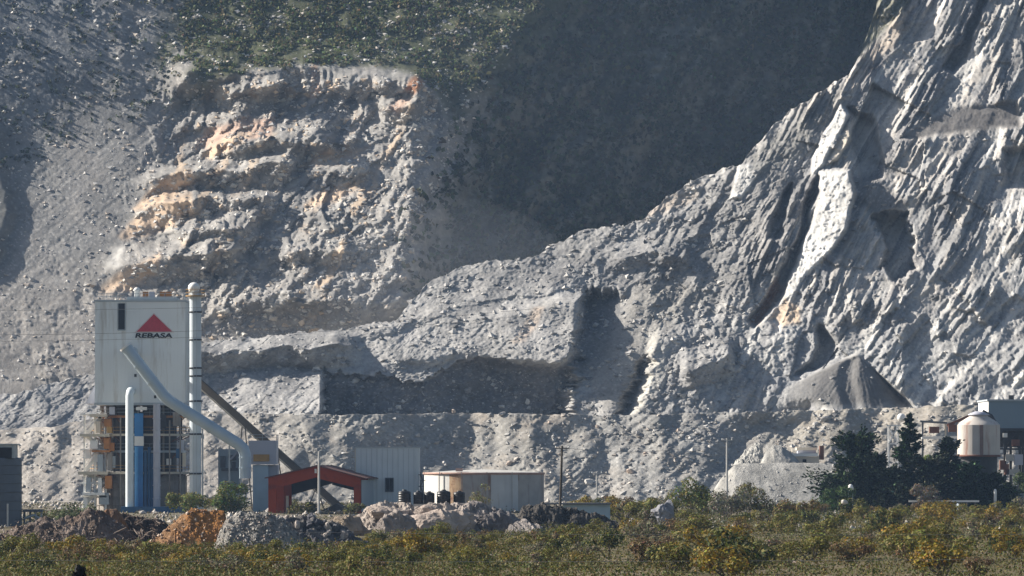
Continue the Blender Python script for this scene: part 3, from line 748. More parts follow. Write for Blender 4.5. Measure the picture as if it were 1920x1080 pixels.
    # the shafts below
    zt = lo[2] - .42
    C = (c.x, 903, 0)
    ztop = P(0, 889, 903).z
    dr = MB(); dr.lathe(C, [(7.6, 0), (7.6, ztop - .2), (6.0, ztop + .4), (6.0, ztop + .45)], 40); drum = dr.build('lower_drum', DRUM, k)
    hp = MB()
    for z in np.arange(1.2, ztop - .4, 1.3): hp.lathe((c.x, 903, z), [(7.61, -.07), (7.72, -.07), (7.72, .07), (7.61, .07)], 40)
    for i in range(28):
        t = 2 * math.pi * i / 28; hp.beam((c.x + 7.66 * math.cos(t), 903 + 7.66 * math.sin(t), .1), (c.x + 7.66 * math.cos(t), 903 + 7.66 * math.sin(t), ztop - .3), .09)
    hp.build('hoop', DRUM, drum)['kind'] = 'stuff'
    for dx, nm in ((-3.1, 'shaft'), (3.1, 'shaft')):
        q = MB(); q.lathe((c.x + dx, 903, ztop), [(2.9, 0), (2.9, zt - ztop)], 24); q.build(nm, DARK, k)
    ch = MB(); ch.box((c.x - 5.0, 903.2, ztop + 4), (c.x + 5.0, 905, zt - 1)); ch.build('cross_channel', DARK, k)
    for i in range(10):
        t = 2 * math.pi * (i + .5) / 10
        q = MB(); q.beam((c.x + 7.0 * math.cos(t), 903 + 7.0 * math.sin(t), ztop + .3), (c.x + 7.0 * math.cos(t), 903 + 7.0 * math.sin(t), zt), .32); q.build('column', DRUM if i % 3 else DARK, k)
    for py, r, m_ in ((781, 7.6, ORANGE), (815, 8.6, BEIGE), (846, 7.5, STEEL), (886, 9.0, BEIGE)):
        z = P(0, py, 903).z
        q = MB(); q.lathe((c.x, 903, z), [(6.1, -.25), (r, -.25), (r, .12), (6.1, .12), (6.1, -.25)], 36, smooth=False); pl = q.build('ring_platform', m_, k)
        q = MB(); ring = [(c.x + (r - .1) * math.cos(2 * math.pi * j / 24), 903 + (r - .1) * math.sin(2 * math.pi * j / 24), z + .12) for j in range(25)]
        railing(q, ring, 1.1, .055, 2.4); q.build('railing', STEEL if m_ is not BEIGE else YELLOW, pl)['kind'] = 'stuff'
        q = MB()
        for j in range(12):
            t = 2 * math.pi * j / 12; q.beam((c.x + 6.2 * math.cos(t), 903 + 6.2 * math.sin(t), z - 1.2), (c.x + (r - .2) * math.cos(t), 903 + (r - .2) * math.sin(t), z - .14), .14)
        q.build('bracket', RUSTY, pl)['kind'] = 'stuff'
    # stair tower on the left
    fl = [(152, 955, 196, 905), (196, 905, 158, 886), (158, 886, 192, 842), (192, 842, 160, 816), (160, 816, 190, 782), (190, 782, 165, 776)]
    st = MB(); tw = MB()
    for x0, y0, x1, y1 in fl:
        a = P(x0, y0, 896.5); b = P(x1, y1, 896.5)
        for dy in (-.5, .5): st.beam(a + Vector((0, dy, 0)), b + Vector((0, dy, 0)), .16, .55)
        for dy in (-.5, .5): st.beam(a + Vector((0, dy, 1)), b + Vector((0, dy, 1)), .07)
        nn = 9
        for i in range(nn + 1):
            p = a.lerp(b, i / nn); st.box((p.x - .16, p.y - .46, p.z - .03), (p.x + .16, p.y + .46, p.z + .03))
    sto = st.build('stair_flight', WHITEW, k)
    for px in (158, 178, 198):
        a = P(px, 958, 895.6); tw.beam((a.x, 895.6, 0), (a.x, 895.6, P(0, 775, 895.6).z), .26); tw.beam((a.x, 897.6, 0), (a.x, 897.6, P(0, 775, 895.6).z), .16)
    for py in (776, 816, 842, 886, 905, 930):
        a = P(152, py, 895.6); b = P(200, py, 895.6); tw.box((a.x - .1, 895.3, a.z - .22), (b.x, 898, a.z + .05))
    tw.build('stair_tower_frame', WHITEW, k)
    for x0, x1, py, hgt, m_ in ((150, 205, 816, 5, BEIGE), (146, 202, 887, 6, BEIGE), (168, 200, 779, 5, CREAM), (154, 196, 926, 5, WHITEW), (172, 206, 846, 4, ORANGE)):
        a, d = Bx(x0, py - hgt / 2, x1, py + hgt / 2, 894.2, 900); q = MB(); q.box(a, d); q.build('landing', m_, k)
    for px, y0, y1, w, m_ in ((201, 788, 800, 12, ORANGE), (205, 800, 812, 9, YELLOW), (200, 822, 842, 10, ORANGE), (206, 850, 882, 9, DRUM), (203, 892, 916, 13, ORANGE), (188, 852, 884, 10, STEEL), (166, 895, 922, 9, STEEL), (187, 896, 924, 7, WHITEW), (176, 826, 842, 14, WHITEW), (184, 790, 812, 8, CREAM), (160, 934, 952, 8, WHITEW)):
        a, d = Bx(px - w / 2, y0, px + w / 2, y1, 894.6, 897); q = MB(); q.box(a, d); q.build('machinery_panel', m_, k)
    rng = random.Random(4)
    for px, py, w, h, m_ in ((202, 792, 14, 14, ORANGE), (200, 826, 14, 12, ORANGE), (208, 838, 12, 16, ORANGE), (182, 858, 12, 16, WHITEW), (204, 905, 12, 18, ORANGE), (165, 852, 10, 16, WHITEW), (210, 770, 10, 14, LILAC),
                              (316, 866, 8, 12, WHITEW), (334, 850, 8, 18, BLUED), (345, 862, 6, 26, BEIGE), (340, 835, 8, 20, LILAC), (306, 790, 10, 26, DARK), (195, 935, 18, 22, STEEL), (212, 866, 8, 22, STEEL), (330, 786, 12, 26, DRUM)):
        a, b = Bx(px - w / 2, py - h / 2, px + w / 2, py + h / 2, 895.3, 896.6); q = MB(); q.box(a, b); q.build('machinery_cabinet', m_, k)
    pr = MB()
    for px in (226, 318, 338):
        a = P(px, 955, 894.9); pr.tube([(a.x, 894.9, 1), (a.x, 894.9, P(0, 770 + (px % 7) * 6, 894.9).z)], .14, 6)
    pr.build('small_risers', DRUM, k)['kind'] = 'stuff'
    # risers in front
    q = MB(); a = P(243, 960, 891); zt2 = P(0, 737, 891).z
    q.tube([(a.x, 891, .6), (a.x, 891, zt2 - .5), (a.x + .05, 891.2, zt2), (a.x + .1, 892.0, zt2 + .35), (a.x + .1, 894.98, zt2 + .4)], .68, 14); q.build('white_riser', mat('riser_white', (0.62, 0.68, 0.70), .5, .06), k)
    q = MB(); a = P(294, 957, 893); q.tube([(a.x, 893, .6), (a.x, 893, P(0, 757, 893).z)], .6, 12)
    for py in (785, 806, 848, 878, 910, 935): q.lathe((a.x, 893, P(0, py, 893).z), [(.6, -.08), (.7, -.08), (.7, .08), (.6, .08)], 12)
    q.build('grey_riser', LILAC, k)
    q = MB(); a, b = Bx(252, 775, 268, 957, 893.6, 894.7); q.box(a, b); lift = q.build('bucket_elevator', BLUE, k)
    q = MB(); a, b = Bx(252, 818, 269, 836, 893.3, 894.8); q.box(a, b); q.build('elevator_hatch', WHITEW, lift)
    q = MB(); a, b = Bx(255, 763, 275, 769, 893.5, 894.8); q.box(a, b); q.build('elevator_head', WHITEW, lift)
    q = MB(); a = P(256, 950, 893.2); q.tube([(a.x, 893.2, .7), (a.x, 893.2, P(0, 838, 893.2).z)], .33, 10); q.build('blue_riser', mat('bright_blue_paint', (0.09, 0.33, 0.66), .45, .1), k)
    for px, pt in ((273, 845), (280, 838), (286, 850)):
        q = MB(); a = P(px, 955, 893.8); q.tube([(a.x, 893.8, .7), (a.x, 893.8, P(0, pt, 893.8).z)], .3, 10); q.build('blue_riser', BLUED, k)
    q = MB(); a, b = Bx(228, 950, 345, 966, 891.5, 897); a = (a[0], 889.5, 0); q.box(a, b); q.build('base_skid', BLUED, k)

    # --- chimney stack
    Y2 = 888.0; x = (366.5 - CX) / FPX * Y2; zt = at(0, 549, Y2).z
    s = thing('chimney_stack', 'slim tall white chimney stack with a ball cap beside the kiln tower', 'chimney', (x, Y2, 0))
    q = MB(); q.tube([(x, Y2, 0), (x, Y2, zt)], .98, 20); q.build('flue', STACKM, s)
    q = MB(); q.ball((x - .25, Y2, zt + .85), 1.0, 14, .9); q.build('cap', WHITEW, s)
    for py in (585, 637, 690, 705, 752, 814, 888):
        q = MB(); q.lathe((x, Y2, at(0, py, Y2).z), [(.985, -.14), (1.07, -.14), (1.07, .14), (.985, .14)], 20); q.build('flange', DARK, s)
    q = MB(); z = at(0, 555, Y2).z; q.lathe((x, Y2, z), [(1.0, -.08), (1.65, -.08), (1.65, .08), (1.0, .08)], 16, smooth=False); pf = q.build('top_platform', YELLOW, s)
    q = MB(); railing(q, [(x + 1.6 * math.cos(t * math.pi / 6), Y2 + 1.6 * math.sin(t * math.pi / 6), z + .08) for t in range(13)], 1.0, .05, 3); q.build('railing', YELLOW, pf)
    q = MB()
    for dx in (-.25, .25): q.beam((x + dx, Y2 - 1.15, 1), (x + dx, Y2 - 1.15, zt), .05)
    q.build('ladder', STEEL, s)

    # --- big gas duct
    Yd = 884.0; D = lambda px, py: at(px, py, Yd)
    pts = [D(237, 652), D(306, 741), D(318, 752), D(446, 832), D(456, 841), D(460, 853), D(460, 897)]
    d = thing('gas_duct', 'fat pale blue duct slanting down across the white tower to the filter house', 'duct', (pts[-1].x, Yd, 0))
    q = MB(); q.tube(pts, .98, 18); q.build('duct_pipe', DUCT, d)
    q = MB(); e = (pts[0] - pts[1]).normalized(); q.tube([pts[0] + e * .01, pts[0] + e * .35], 1.12, 18); q.build('end_cap', WHITEW, d)
    q = MB(); q.tube([pts[0] - e * .6 + Vector((0, .6, 0)), pts[0] - e * .6 + Vector((0, 10.98, 0))], .8, 14); q.build('wall_elbow', DUCT, d)
    for i, j, t in ((0, 1, .35), (0, 1, .7), (2, 3, .25), (2, 3, .6), (5, 6, .1), (5, 6, .55)):
        q = MB(); p = pts[i].lerp(pts[j], t); v = (pts[j] - pts[i]).normalized(); q.tube([p - v * .09, p + v * .09], 1.06, 18); q.build('flange', DUCT, d)
    for px, py in ((380, 795), (430, 826)):
        p = D(px, py); q = MB(); q.beam((p.x, Yd, 0), (p.x, Yd, p.z - .8), .25); q.build('trestle', STEEL, d)

    # --- belt gallery behind
    Yg = 917.0; a = at(372, 716, Yg); b = at(655, 968, Yg)
    g = thing('belt_gallery', 'long brown belt gallery sloping from the kiln tower down behind the red shed', 'conveyor', (b.x, Yg, 0))
    q = MB(); q.beam(a, b, 1.2, 1.05); q.build('gallery_box', BROWN, g)
    dv = (b - a).normalized(); up = Vector((dv.z, 0, -dv.x)); up = -up if up.z < 0 else up
    q = MB(); q.beam(a + up * .62, b + up * .62, 1.5, .1); q.build('gallery_roof', DARK, g)
    q = MB(); q.beam(a - up * .68, b - up * .68, .9, .2); q.build('walkway', BEIGE, g)
    for t in (.3, .52, .78):
        p = a.lerp(b, t); q = MB()
        for dx in (-.5, .5): q.beam((p.x + dx * 3, Yg - .4, 0), (p.x + dx * .5, Yg - .4, p.z - .8), .2)
        q.build('trestle', BROWN, g)
    tl = MB(); p0 = at(598, 966, Yg - 6); p1 = at(632, 944, Yg - 6); p2 = at(655, 968, Yg - 6); dd = Vector((0, 5, 0)); p0.z = 0; p2.z = 0
    tl.add([p0, p2, p1, p0 + dd, p2 + dd, p1 + dd], [(0, 1, 2), (5, 4, 3), (0, 3, 4, 1), (1, 4, 5, 2), (2, 5, 3, 0)]); tl.build('tail_cover', DARK, g)

    # --- filter house
    f = thing('filter_house', 'small pale grey filter house at the foot of the slanting duct', 'building', (at(495, 0, 900).x, 900, 0))
    lo, hi = Bx(466, 826, 518, 871, 897, 905); q = MB(); q.box(lo, hi); q.build('upper_box', LILAC, f)
    l2, h2 = Bx(474, 871.5, 503, 960, 897.4, 904); q = MB(); q.box((l2[0], l2[1], 0), h2); q.build('lower_box', PALEBLUE, f)
    l2, h2 = Bx(503.4, 871.5, 521, 960, 898.5, 904); q = MB(); q.box((l2[0], l2[1], 0), h2); q.build('lower_box', LILAC, f)
    l2, h2 = Bx(475, 852, 505, 865, 896.8, 896.99); q = MB(); q.box(l2, h2); q.build('yellow_band', YELLOW, f)
    q = MB(); railing(q, [(lo[0], 897.1, hi[2]), (hi[0], 897.1, hi[2]), (hi[0], 904.9, hi[2])], 1.0, .06); q.build('railing', STEEL, f)
    w = thing('switch_house', 'pale grey box building with dark pipework between the chimney and the filter house', 'building', (at(430, 0, 906).x, 906, 0))
    lo, hi = Bx(409, 842, 449, 960, 906, 914); q = MB(); q.box((lo[0], lo[1], 0), hi); q.build('wall', mat('grey_blue_sheet', (0.30, 0.36, 0.41), .6, .1, .4), w)
    for px, py, pw, ph in ((418, 866, 10, 22), (436, 858, 14, 10), (430, 880, 30, 5), (438, 872, 8, 12)):
        a, b = Bx(px - pw / 2, py - ph / 2, px + pw / 2, py + ph / 2, 905.6, 905.99); q = MB(); q.box(a, b); q.build('duct_fitting', SLATE, w)
    q = MB(); q.beam(at(432, 862, 905.4), at(447, 845, 905.4), .3); q.build('pipe', LILAC, w)
kiln()

# ------------------------------------------------------------------ red portal shed
def shed():
    Y = 876.0; o = at(503, 962, Y)
    wd = at(676, 962, Y).x - o.x + .25; he = at(0, 896, Y).z; hr = at(0, 874, Y).z; dp = 13.0
    root = thing('red_shed', 'open sided red steel shed with a shallow pitched roof', 'shed', (o.x, Y, 0))
    root.rotation_euler = (0, 0, math.radians(-8.5))
    def put(q, name, m): # built in the shed's own axes
        me = bpy.data.meshes.new(name); ob = bpy.data.objects.new(name, me); COL.objects.link(ob); ob.parent = root
        me.from_pydata(q.v, [], q.f); me.materials.append(m); return ob
    bays = [0, dp / 2, dp]
    for i, y in enumerate(bays):
        for x in (0, wd):
            q = MB(); w = 1.35 if x == 0 else 1.15
            x0, x1 = (x, x + w) if x == 0 else (x - w, x)
            q.box((x0, y, 0), (x1, y + .5, he - 1.2 + .1)); put(q, 'post', RED)
    mid = wd * .53
    for i, y in enumerate(bays):
        q = MB(); t = 2.0 if i == 0 else 1.2
        for xa, za, xb, zb in ((0, he, mid, hr), (mid, hr, wd, he)):
            vs = [(xa, y, za - t), (xb, y, zb - t * .9), (xb, y, zb), (xa, y, za)]
            vs2 = [(p[0], y + .45, p[2]) for p in vs]
            q.add(vs + vs2, [(0, 1, 2, 3), (7, 6, 5, 4), (0, 4, 5, 1), (1, 5, 6, 2), (2, 6, 7, 3), (3, 7, 4, 0)])
        put(q, 'rafter', RED)
    for xa, za, xb, zb in ((-.5, he - .12, mid, hr), (mid, hr, wd + .9, he - .18)):
        q = MB(); n = 8
        for i in range(n):                                   # roof sheets lapped along the slope
            y0 = -.7 + (dp + 1.4) * i / n; y1 = -.7 + (dp + 1.4) * (i + 1) / n - .01; dz = .02 * (i % 2)
            vs = [(xa, y0, za + .03 + dz), (xb, y0, zb + .03 + dz), (xb, y1, zb + .03 + dz), (xa, y1, za + .03 + dz)]
            q.add(vs + [(p[0], p[1], p[2] + .14) for p in vs], [(0, 3, 2, 1), (4, 5, 6, 7), (0, 1, 5, 4), (1, 2, 6, 5), (2, 3, 7, 6), (3, 0, 4, 7)])
        put(q, 'roof_slope', REDDK)
    for t in (.18, .4, .62, .84):
        for side in (0, 1):
            x = mid * t if side == 0 else wd - (wd - mid) * t; z = he + (hr - he) * t - .18
            q = MB(); q.beam((x, .5, z - .1), (x, dp, z - .1), .16); put(q, 'purlin', DARK)
    q = MB()
    for xa, za, xb, zb in ((.6, he, mid, hr), (mid + .01, hr, wd - .6, he)):
        q.add([(xa, dp + .5, za - 3.1), (xb, dp + .5, zb - 2.9), (xb, dp + .5, zb - .1), (xa, dp + .5, za - .1)] + [(xa, dp + .6, za - 3.1), (xb, dp + .6, zb - 2.9), (xb, dp + .6, zb - .1), (xa, dp + .6, za - .1)], [(0, 1, 2, 3), (7, 6, 5, 4), (0, 4, 5, 1), (1, 5, 6, 2), (2, 6, 7, 3), (3, 7, 4, 0)])
    put(q, 'dark_infill', BLACK)  # black infill added for the shade under the roof
    q = MB(); q.box((wd - .02, .55, 0.2), (wd + .12, dp, he - .35)); put(q, 'side_wall', GREYB)
    q = MB(); q.box((1.4, dp * .62, 0), (1.8, dp * .62 + .3, he - 3)); put(q, 'white_pipe', WHITEW)
    q = MB(); q.box((mid - .4, -.12, hr - 1.15), (mid - .05, -.01, hr - .45)); put(q, 'floodlight', WHITEW)
shed()

# ------------------------------------------------------------------ buildings and tanks in the middle
def middle():
    lo, hi = Bx(667, 840, 786, 955, 885, 893); lo = (lo[0], lo[1], 0)
    b = thing('grey_block', 'plain tall grey sheet metal building with one small dark window', 'building', ((lo[0] + hi[0]) / 2, 889, 0))
    q = MB(); q.box(lo, hi); q.build('wall', mat('pale_wall_sheet', (0.58, 0.625, 0.65), .6, .05, .3, stain=(.42, .43, .43), stain_amt=.15, stain_scale=.5, streak=True), b)
    q = MB(); q.box((lo[0] - .14, 884.85, 0), (lo[0] - .005, 885.3, hi[2] - .05)); q.build('corner_trim', BEIGE, b)
    q = MB()
    for i in range(1, 12):
        x = lo[0] + (hi[0] - lo[0]) * i / 12; q.box((x - .025, 884.95, .1), (x + .025, 884.998, hi[2] - .1))
    q.build('sheet_seam', GREYB, b)['kind'] = 'stuff'
    q = MB(); q.box((lo[0] - .1, 884.9, hi[2] + .003), (hi[0] + .1, 893.1, hi[2] + .2)); q.build('roof_edge', STEEL, b)
    a, c = Bx(723, 897, 737, 921, 884.9, 884.99); q = MB(); q.box(a, c); w = q.build('window', BLACK, b)
    q = MB()
    for x in (a[0] - .06, (a[0] + c[0]) / 2, c[0] + .06): q.box((x - .04, 884.8, a[2]), (x + .04, 884.898, c[2]))
    q.box((a[0] - .1, 884.8, c[2] + .003), (c[0] + .1, 884.98, c[2] + .12)); q.box((a[0] - .1, 884.75, a[2] - .12), (c[0] + .1, 884.98, a[2] - .003)); q.build('window_frame', SLATE, w)
    q = MB()
    for k in range(5):
        p = at(789 + 3 * (k % 2), 890 + k * 11, 884); p2 = at(792 - 3 * (k % 2), 901 + k * 11, 884); q.beam(p, p2, .16); q.box((p.x - .4, 883.6, p.z - .05), (p.x + .5, 884.6, p.z + .05))
    a = at(788, 885, 884); c = at(795, 885, 884)
    for p in (a, c): q.beam((p.x, 884.4, 0), (p.x, 884.4, p.z), .1)
    q.build('outside_stair', DARK, b)
    # the wide tank
    Y = 918.0; c = Vector(((907.5 - CX) / FPX * Y, Y, 0)); R = 10.3; zt = at(0, 886, Y - R * .6).z
    t = thing('wide_tank', 'wide low round steel tank, white and rust stained, above the boulders', 'tank', c)
    n = 26
    for i in range(n):
        a0 = 360 * i / n; am = (a0 + 180 / n) % 360
        # plates seen from the front run from 180 (left) over 270 to 360 (right)
        if am < 180: m_ = TANKG
        elif am < 232: m_ = TANKW
        elif am < 256: m_ = TANKR
        elif am < 276: m_ = TANKG
        elif am < 302: m_ = TANKL
        else: m_ = TANKG
        q = MB(); r = R + (.03 if i % 2 else 0); e = .25
        q.lathe(c, [(r - .1, 0), (r, 0), (r, zt), (r - .1, zt), (r - .1, 0)], 4, a0 + .05, a0 + 360 / n - .05, smooth=False); q.build('shell_plate', m_, t)
    q = MB(); q.lathe(c, [(R + .05, zt - .35), (R + .2, zt - .35), (R + .2, zt + .02), (R + .05, zt + .02)], 52); q.build('rim', mat('pink_rust_rim', (0.40, 0.25, 0.20), .8, .3, .8), t)
    q = MB(); q.lathe(c, [(R - .05, zt - .02), (R * .5, zt + .35), (.01, zt + .55)], 52); q.build('roof', CONC, t)
    for a in range(225, 320, 24):
        q = MB(); x = c.x + (R + .35) * math.cos(math.radians(a)); y = Y + (R + .35) * math.sin(math.radians(a)); q.beam((x, y, 0), (x, y, zt + .1), .12); q.build('stiffener', TANKG, t)
    p = at(862, 884, Y - 8); q = MB(); q.box((p.x - .7, Y - 8.3, zt + .2), (p.x + .5, Y - 7.4, zt + .75)); q.build('hatch', mat('pink_primer', (.45, .3, .25), .8), t)
    # low shed behind the dark mound
    lo, hi = Bx(1056, 946, 1144, 975, 700, 704); lo = (lo[0], lo[1], 0)
    b = thing('low_grey_shed', 'low pale grey shed with thin dark flat roof right of the dark mound', 'shed', ((lo[0] + hi[0]) / 2, 702, 0))
    q = MB(); q.box(lo, hi); q.build('wall', PALEBLUE, b)
    q = MB(); q.box((at(1018, 0, 700).x, 699.5, hi[2] + .003), (hi[0] + .15, 704.5, hi[2] + .2)); q.build('roof', SLATE, b)
    for px in (1022, 1040):
        q = MB(); x = at(px, 0, 700).x; q.box((x - .08, 699.7, 0), (x + .08, 699.9, hi[2])); q.build('post', SLATE, b)
middle()

def water_tanks():
    proto = None
    lbl = ['black plastic water tank nearest the grey building, first of five in the row', 'small black water tank second from the grey building in the row',
           'black water tank in the middle of the row of five on the rocks', 'widest black water tank, fourth from the grey building on the boulders', 'black water tank at the end of the row nearest the wide rusty tank']
    for i, (px, w, pt, pb) in enumerate(((758.5, 24, 918, 945), (784.5, 19, 920, 944), (805, 20, 921, 944), (832, 26, 918, 945), (861, 22, 920, 942))):
        Y = 612.0; p = at(px, pb, Y); r = w / 2 / FPX * Y; h = (pb - pt) / FPX * Y
        root = thing('water_tank', lbl[i], 'water tank', (p.x, Y, p.z - .06), 'black plastic water tanks on the boulders')
        C = (p.x, Y, p.z - .06); prof = [(.01, 0), (r, 0)]
        for k in range(5):
            z0 = h * .84 * k / 5; prof += [(r, z0 + .02), (r, z0 + h * .12), (r * .965, z0 + h * .13), (r * .965, z0 + h * .155)]
        prof += [(r, h * .84), (r * .9, h * .9), (r * .35, h * .97)]
        q = MB(); q.lathe(C, prof, 20); q.build('tank_body', PLAST, root)
        q = MB(); q.lathe(C, [(r * .35, h * .97), (r * .35, h * 1.03), (.01, h * 1.05)], 14); q.build('lid', PLAST, root)
        q = MB(); q.box((p.x - r * .9, Y - r * .9, p.z - .9), (p.x + r * .9, Y + r * .9, p.z - .065)); q.build('plinth', CONC, root)
water_tanks()

# ------------------------------------------------------------------ left edge silo and pipe frame
def left_edge():
    Y = 690.0; c = Vector(((-16 - CX) / FPX * Y, Y, 0)); R = 57 / FPX * Y; zt = at(0, 862, Y).z
    s = thing('dark_silo', 'dark grey round silo with a dark headhouse, left of the kiln tower', 'silo', c)
    q = MB(); q.lathe(c, [(R, 0), (R, zt), (R * .97, zt + .25), (.01, zt + .5)], 32); q.build('silo_shell', SLATE, s)
    q = MB()
    for z in np.arange(1, zt, 1.15): q.lathe((c.x, c.y, z), [(R + .005, -.05), (R + .06, -.05), (R + .06, .05), (R + .005, .05)], 32)
    q.build('hoop', SLATE, s)['kind'] = 'stuff'
    lo, hi = Bx(-60, 834, 27, 866, Y - R * .8, Y + 1.5); q = MB(); q.box((lo[0], lo[1], zt + .2), hi); hh = q.build('headhouse', STEEL, s)
    a, b = Bx(-20, 839, 22, 859, Y - R * .8 - .08, Y - R * .8 - .004); q = MB(); q.box(a, b); q.build('window_band', BLACK, hh)
    q = MB(); q.box((lo[0] - .2, lo[1] - .2, hi[2] + .003), (hi[0] + .25, hi[1] + .2, hi[2] + .15)); q.build('roof', STEEL, hh)
    q = MB(); x = at(15, 0, Y - R).x; q.tube([(x, Y - R - .4, 0), (x, Y - R - .4, at(0, 944, Y).z)], .12, 8); q.build('downpipe', POLEW, s)
    f = thing('pipe_frame', 'small grey pipework frame on short legs beside the dark silo', 'pipework', (at(62, 0, Y).x, Y, 0))
    a, b = Bx(42, 955, 79, 960, Y, Y + 1.5); q = MB(); q.box(a, b); q.build('deck', SLATE, f)
    for px in (45, 56, 66, 77):
        q = MB(); x = at(px, 0, Y).x; q.tube([(x, Y + .5, 0), (x, Y + .5, a[2])], .14, 8); q.build('leg', POLEW if px in (66, 77) else SLATE, f)
    q = MB(); q.tube([at(46, 972, Y - .3), at(64, 966, Y - .3), at(74, 972, Y - .3), at(74, 992, Y - .3)], .16, 8); q.build('pipe', STEEL, f)
left_edge()

# ------------------------------------------------------------------ plant on the right
def right_side():
    Y = 915.0; c = Vector(((1835 - CX) / FPX * Y, Y, 0)); R = 40 / FPX * Y; zb = at(0, 856, Y).z; zt = at(0, 797, Y).z; zc = at(0, 790, Y).z
    t = thing('lime_silo', 'fat pale silo streaked with rust, cone topped, behind the dark trees', 'silo', c)
    for i in range(12):
        a0 = i * 30 + 8; q = MB(); q.lathe(c, [(R, zb), (R, zt)], 4, a0 + .1, a0 + 29.9); q.build('shell_plate', SILOP, t)
    q = MB(); q.lathe(c, [(R, zt + .004), (R * .86, zt + .55), (R * .42, zc + .9), (R * .42, zc + 1.0)], 32); rf = q.build('roof_cone', SILOP, t)
    q = MB(); q.lathe(c, [(.01, zc + 1.02), (R * .5, zc + 1.02), (R * .5, zc + 1.2), (R * .18, zc + 1.7), (.01, zc + 1.75)], 16); q.build('roof_cap', LILAC, rf)
    q = MB(); q.lathe(c, [(R + .02, zb - .05), (R + .12, zb - .05), (R + .12, zb + .3), (R + .02, zb + .3)], 32); q.build('base_ring', RUSTY, t)
    q = MB(); q.lathe(c, [(R * .85, 0), (R * .85, zb - .06)], 24); q.build('plinth', DARK, t)
    q = MB(); a = at(1836, 797, Y); q.box((a.x - .2, Y - R - .12, zb + .3), (a.x + .35, Y - R + .1, zt)); q.build('seam_cover', mat('dark_rust_streak', (.22, .15, .13), .8, .2), t)
    lo, hi = Bx(1854, 752, 1990, 803, 930, 950); 
    b = thing('hopper_house', 'blue grey boxy house on dark steel legs above the right silo', 'building', ((lo[0] + hi[0]) / 2, 940, 0))
    q = MB(); q.box(lo, hi); wl = q.build('wall', BLUEGREY, b)
    q = MB(); q.box((lo[0] - .08, 930.02, lo[2] + .3), (lo[0] - .004, 949.9, hi[2] - .05)); q.build('white_side_wall', WHITEW, b)
    q = MB(); q.box((lo[0] - .3, 929.7, hi[2] + .003), (hi[0] + .3, 950.3, hi[2] + .3)); rf = q.build('roof', GREYB, b)
    p = at(1898, 748, 935); q = MB(); q.box((p.x - .6, 935, hi[2] + .3), (p.x + .3, 936, hi[2] + 1.1)); q.build('roof_vent', DARK, rf)
    q = MB(); q.box((lo[0] - .1, 929.8, lo[2] - .5), (hi[0], 950.1, lo[2] - .004)); q.build('floor_beam', DARK, b)
    for px in (1862, 1884, 1912, 1935, 1965):
        for y in (931, 948):
            q = MB(); x = at(px, 0, 931).x; q.beam((x, y, 0), (x, y, lo[2] - .5), .45); q.build('leg', DARK, b)
    q = MB()
    for p0, p1 in (((1862, 835), (1884, 806)), ((1884, 835), (1862, 806)), ((1884, 808), (1912, 842)), ((1912, 806), (1884, 842)), ((1860, 842), (1935, 842)), ((1912, 806), (1935, 842))):
        q.beam(at(*p0, 931.2), at(*p1, 931.2), .3)
    q.build('brace', DARK, b)
    q = MB(); a, d = Bx(1856, 806, 1990, 838, 938, 946); q.box(a, d); q.build('hopper', mat('dark_hopper_steel', (0.05, 0.05, 0.06), .8, .3), b)  # hopper in plain dark steel
    for px, py, w, h, m_ in ((1885, 816, 8, 8, WHITEW), (1905, 830, 14, 12, RUSTY), (1872, 846, 16, 6, WHITEW), (1893, 858, 14, 12, CONC), (1910, 862, 16, 20, LILAC), (1880, 872, 10, 18, RUSTY), (1900, 885, 24, 10, CONC), (1888, 880, 8, 20, RUSTY)):
        a, d = Bx(px - w / 2, py - h / 2, px + w / 2, py + h / 2, 929, 930.4); q = MB(); q.box(a, d); q.build('machinery_cabinet', m_, b)
    # belt line and rusty gear between the pine and the silo
    Yb = 925.0
    g = thing('short_belt_line', 'rusty short conveyor bridge between the tall pine and the pale silo', 'conveyor', (at(1765, 0, Yb).x, Yb, 0))
    q = MB(); q.beam(at(1725, 790, Yb), at(1776, 793, Yb), .8, .35); q.build('belt_frame', SLATE, g)
    q = MB(); q.beam(at(1728, 821, Yb), at(1796, 820, Yb), 1.2, .45); q.build('walkway', WHITEW, g)
    for px, py, w, h in ((1752, 806, 18, 12), (1786, 803, 14, 14)):
        a, d = Bx(px - w / 2, py - h / 2, px + w / 2, py + h / 2, Yb - .4, Yb + 1); q = MB(); q.box(a, d); q.build('drive_unit', RUSTY, g)
    for px in (1730, 1773, 1794):
        q = MB(); x = at(px, 0, Yb).x; q.beam((x, Yb, 0), (x, Yb, at(0, 792, Yb).z), .3); q.build('leg', BEIGE if px == 1773 else SLATE, g)
    q = MB(); q.beam(at(1776, 798, Yb + 1), at(1822, 778, Yb + 1), .5, .5); q.build('inclined_belt', RUSTY, g)
    q = MB(); q.tube([at(1842, 771, Yb), at(1858, 780, Yb), at(1878, 812, Yb)], .35, 8); q.build('chute', DARK, g)
    # white steel tower left of the pine
    tw = thing('steel_tower', 'small white steel frame tower showing at the left side of the tall pine', 'tower', (at(1674, 0, 935).x, 935, 0))
    for px in (1666, 1684):
        for y in (934, 936.5):
            q = MB(); x = at(px, 0, 935).x; q.beam((x, y, 0), (x, y, at(0, 797, 935).z), .22); q.build('leg', WHITEW, tw)
    q = MB()
    for a, b2 in (((1666, 832), (1684, 800)), ((1666, 800), (1684, 832)), ((1662, 798), (1690, 798)), ((1666, 832), (1684, 832))): q.beam(at(*a, 933.7), at(*b2, 933.7), .22)
    q.build('brace', WHITEW, tw)
    q = MB(); p = at(1690, 783, 935); q.ball((p.x, 935, p.z), .75, 10); q.build('tank_head', WHITEW, tw)
    # cream building by the gravel stockpile
    Yc = 1040.0
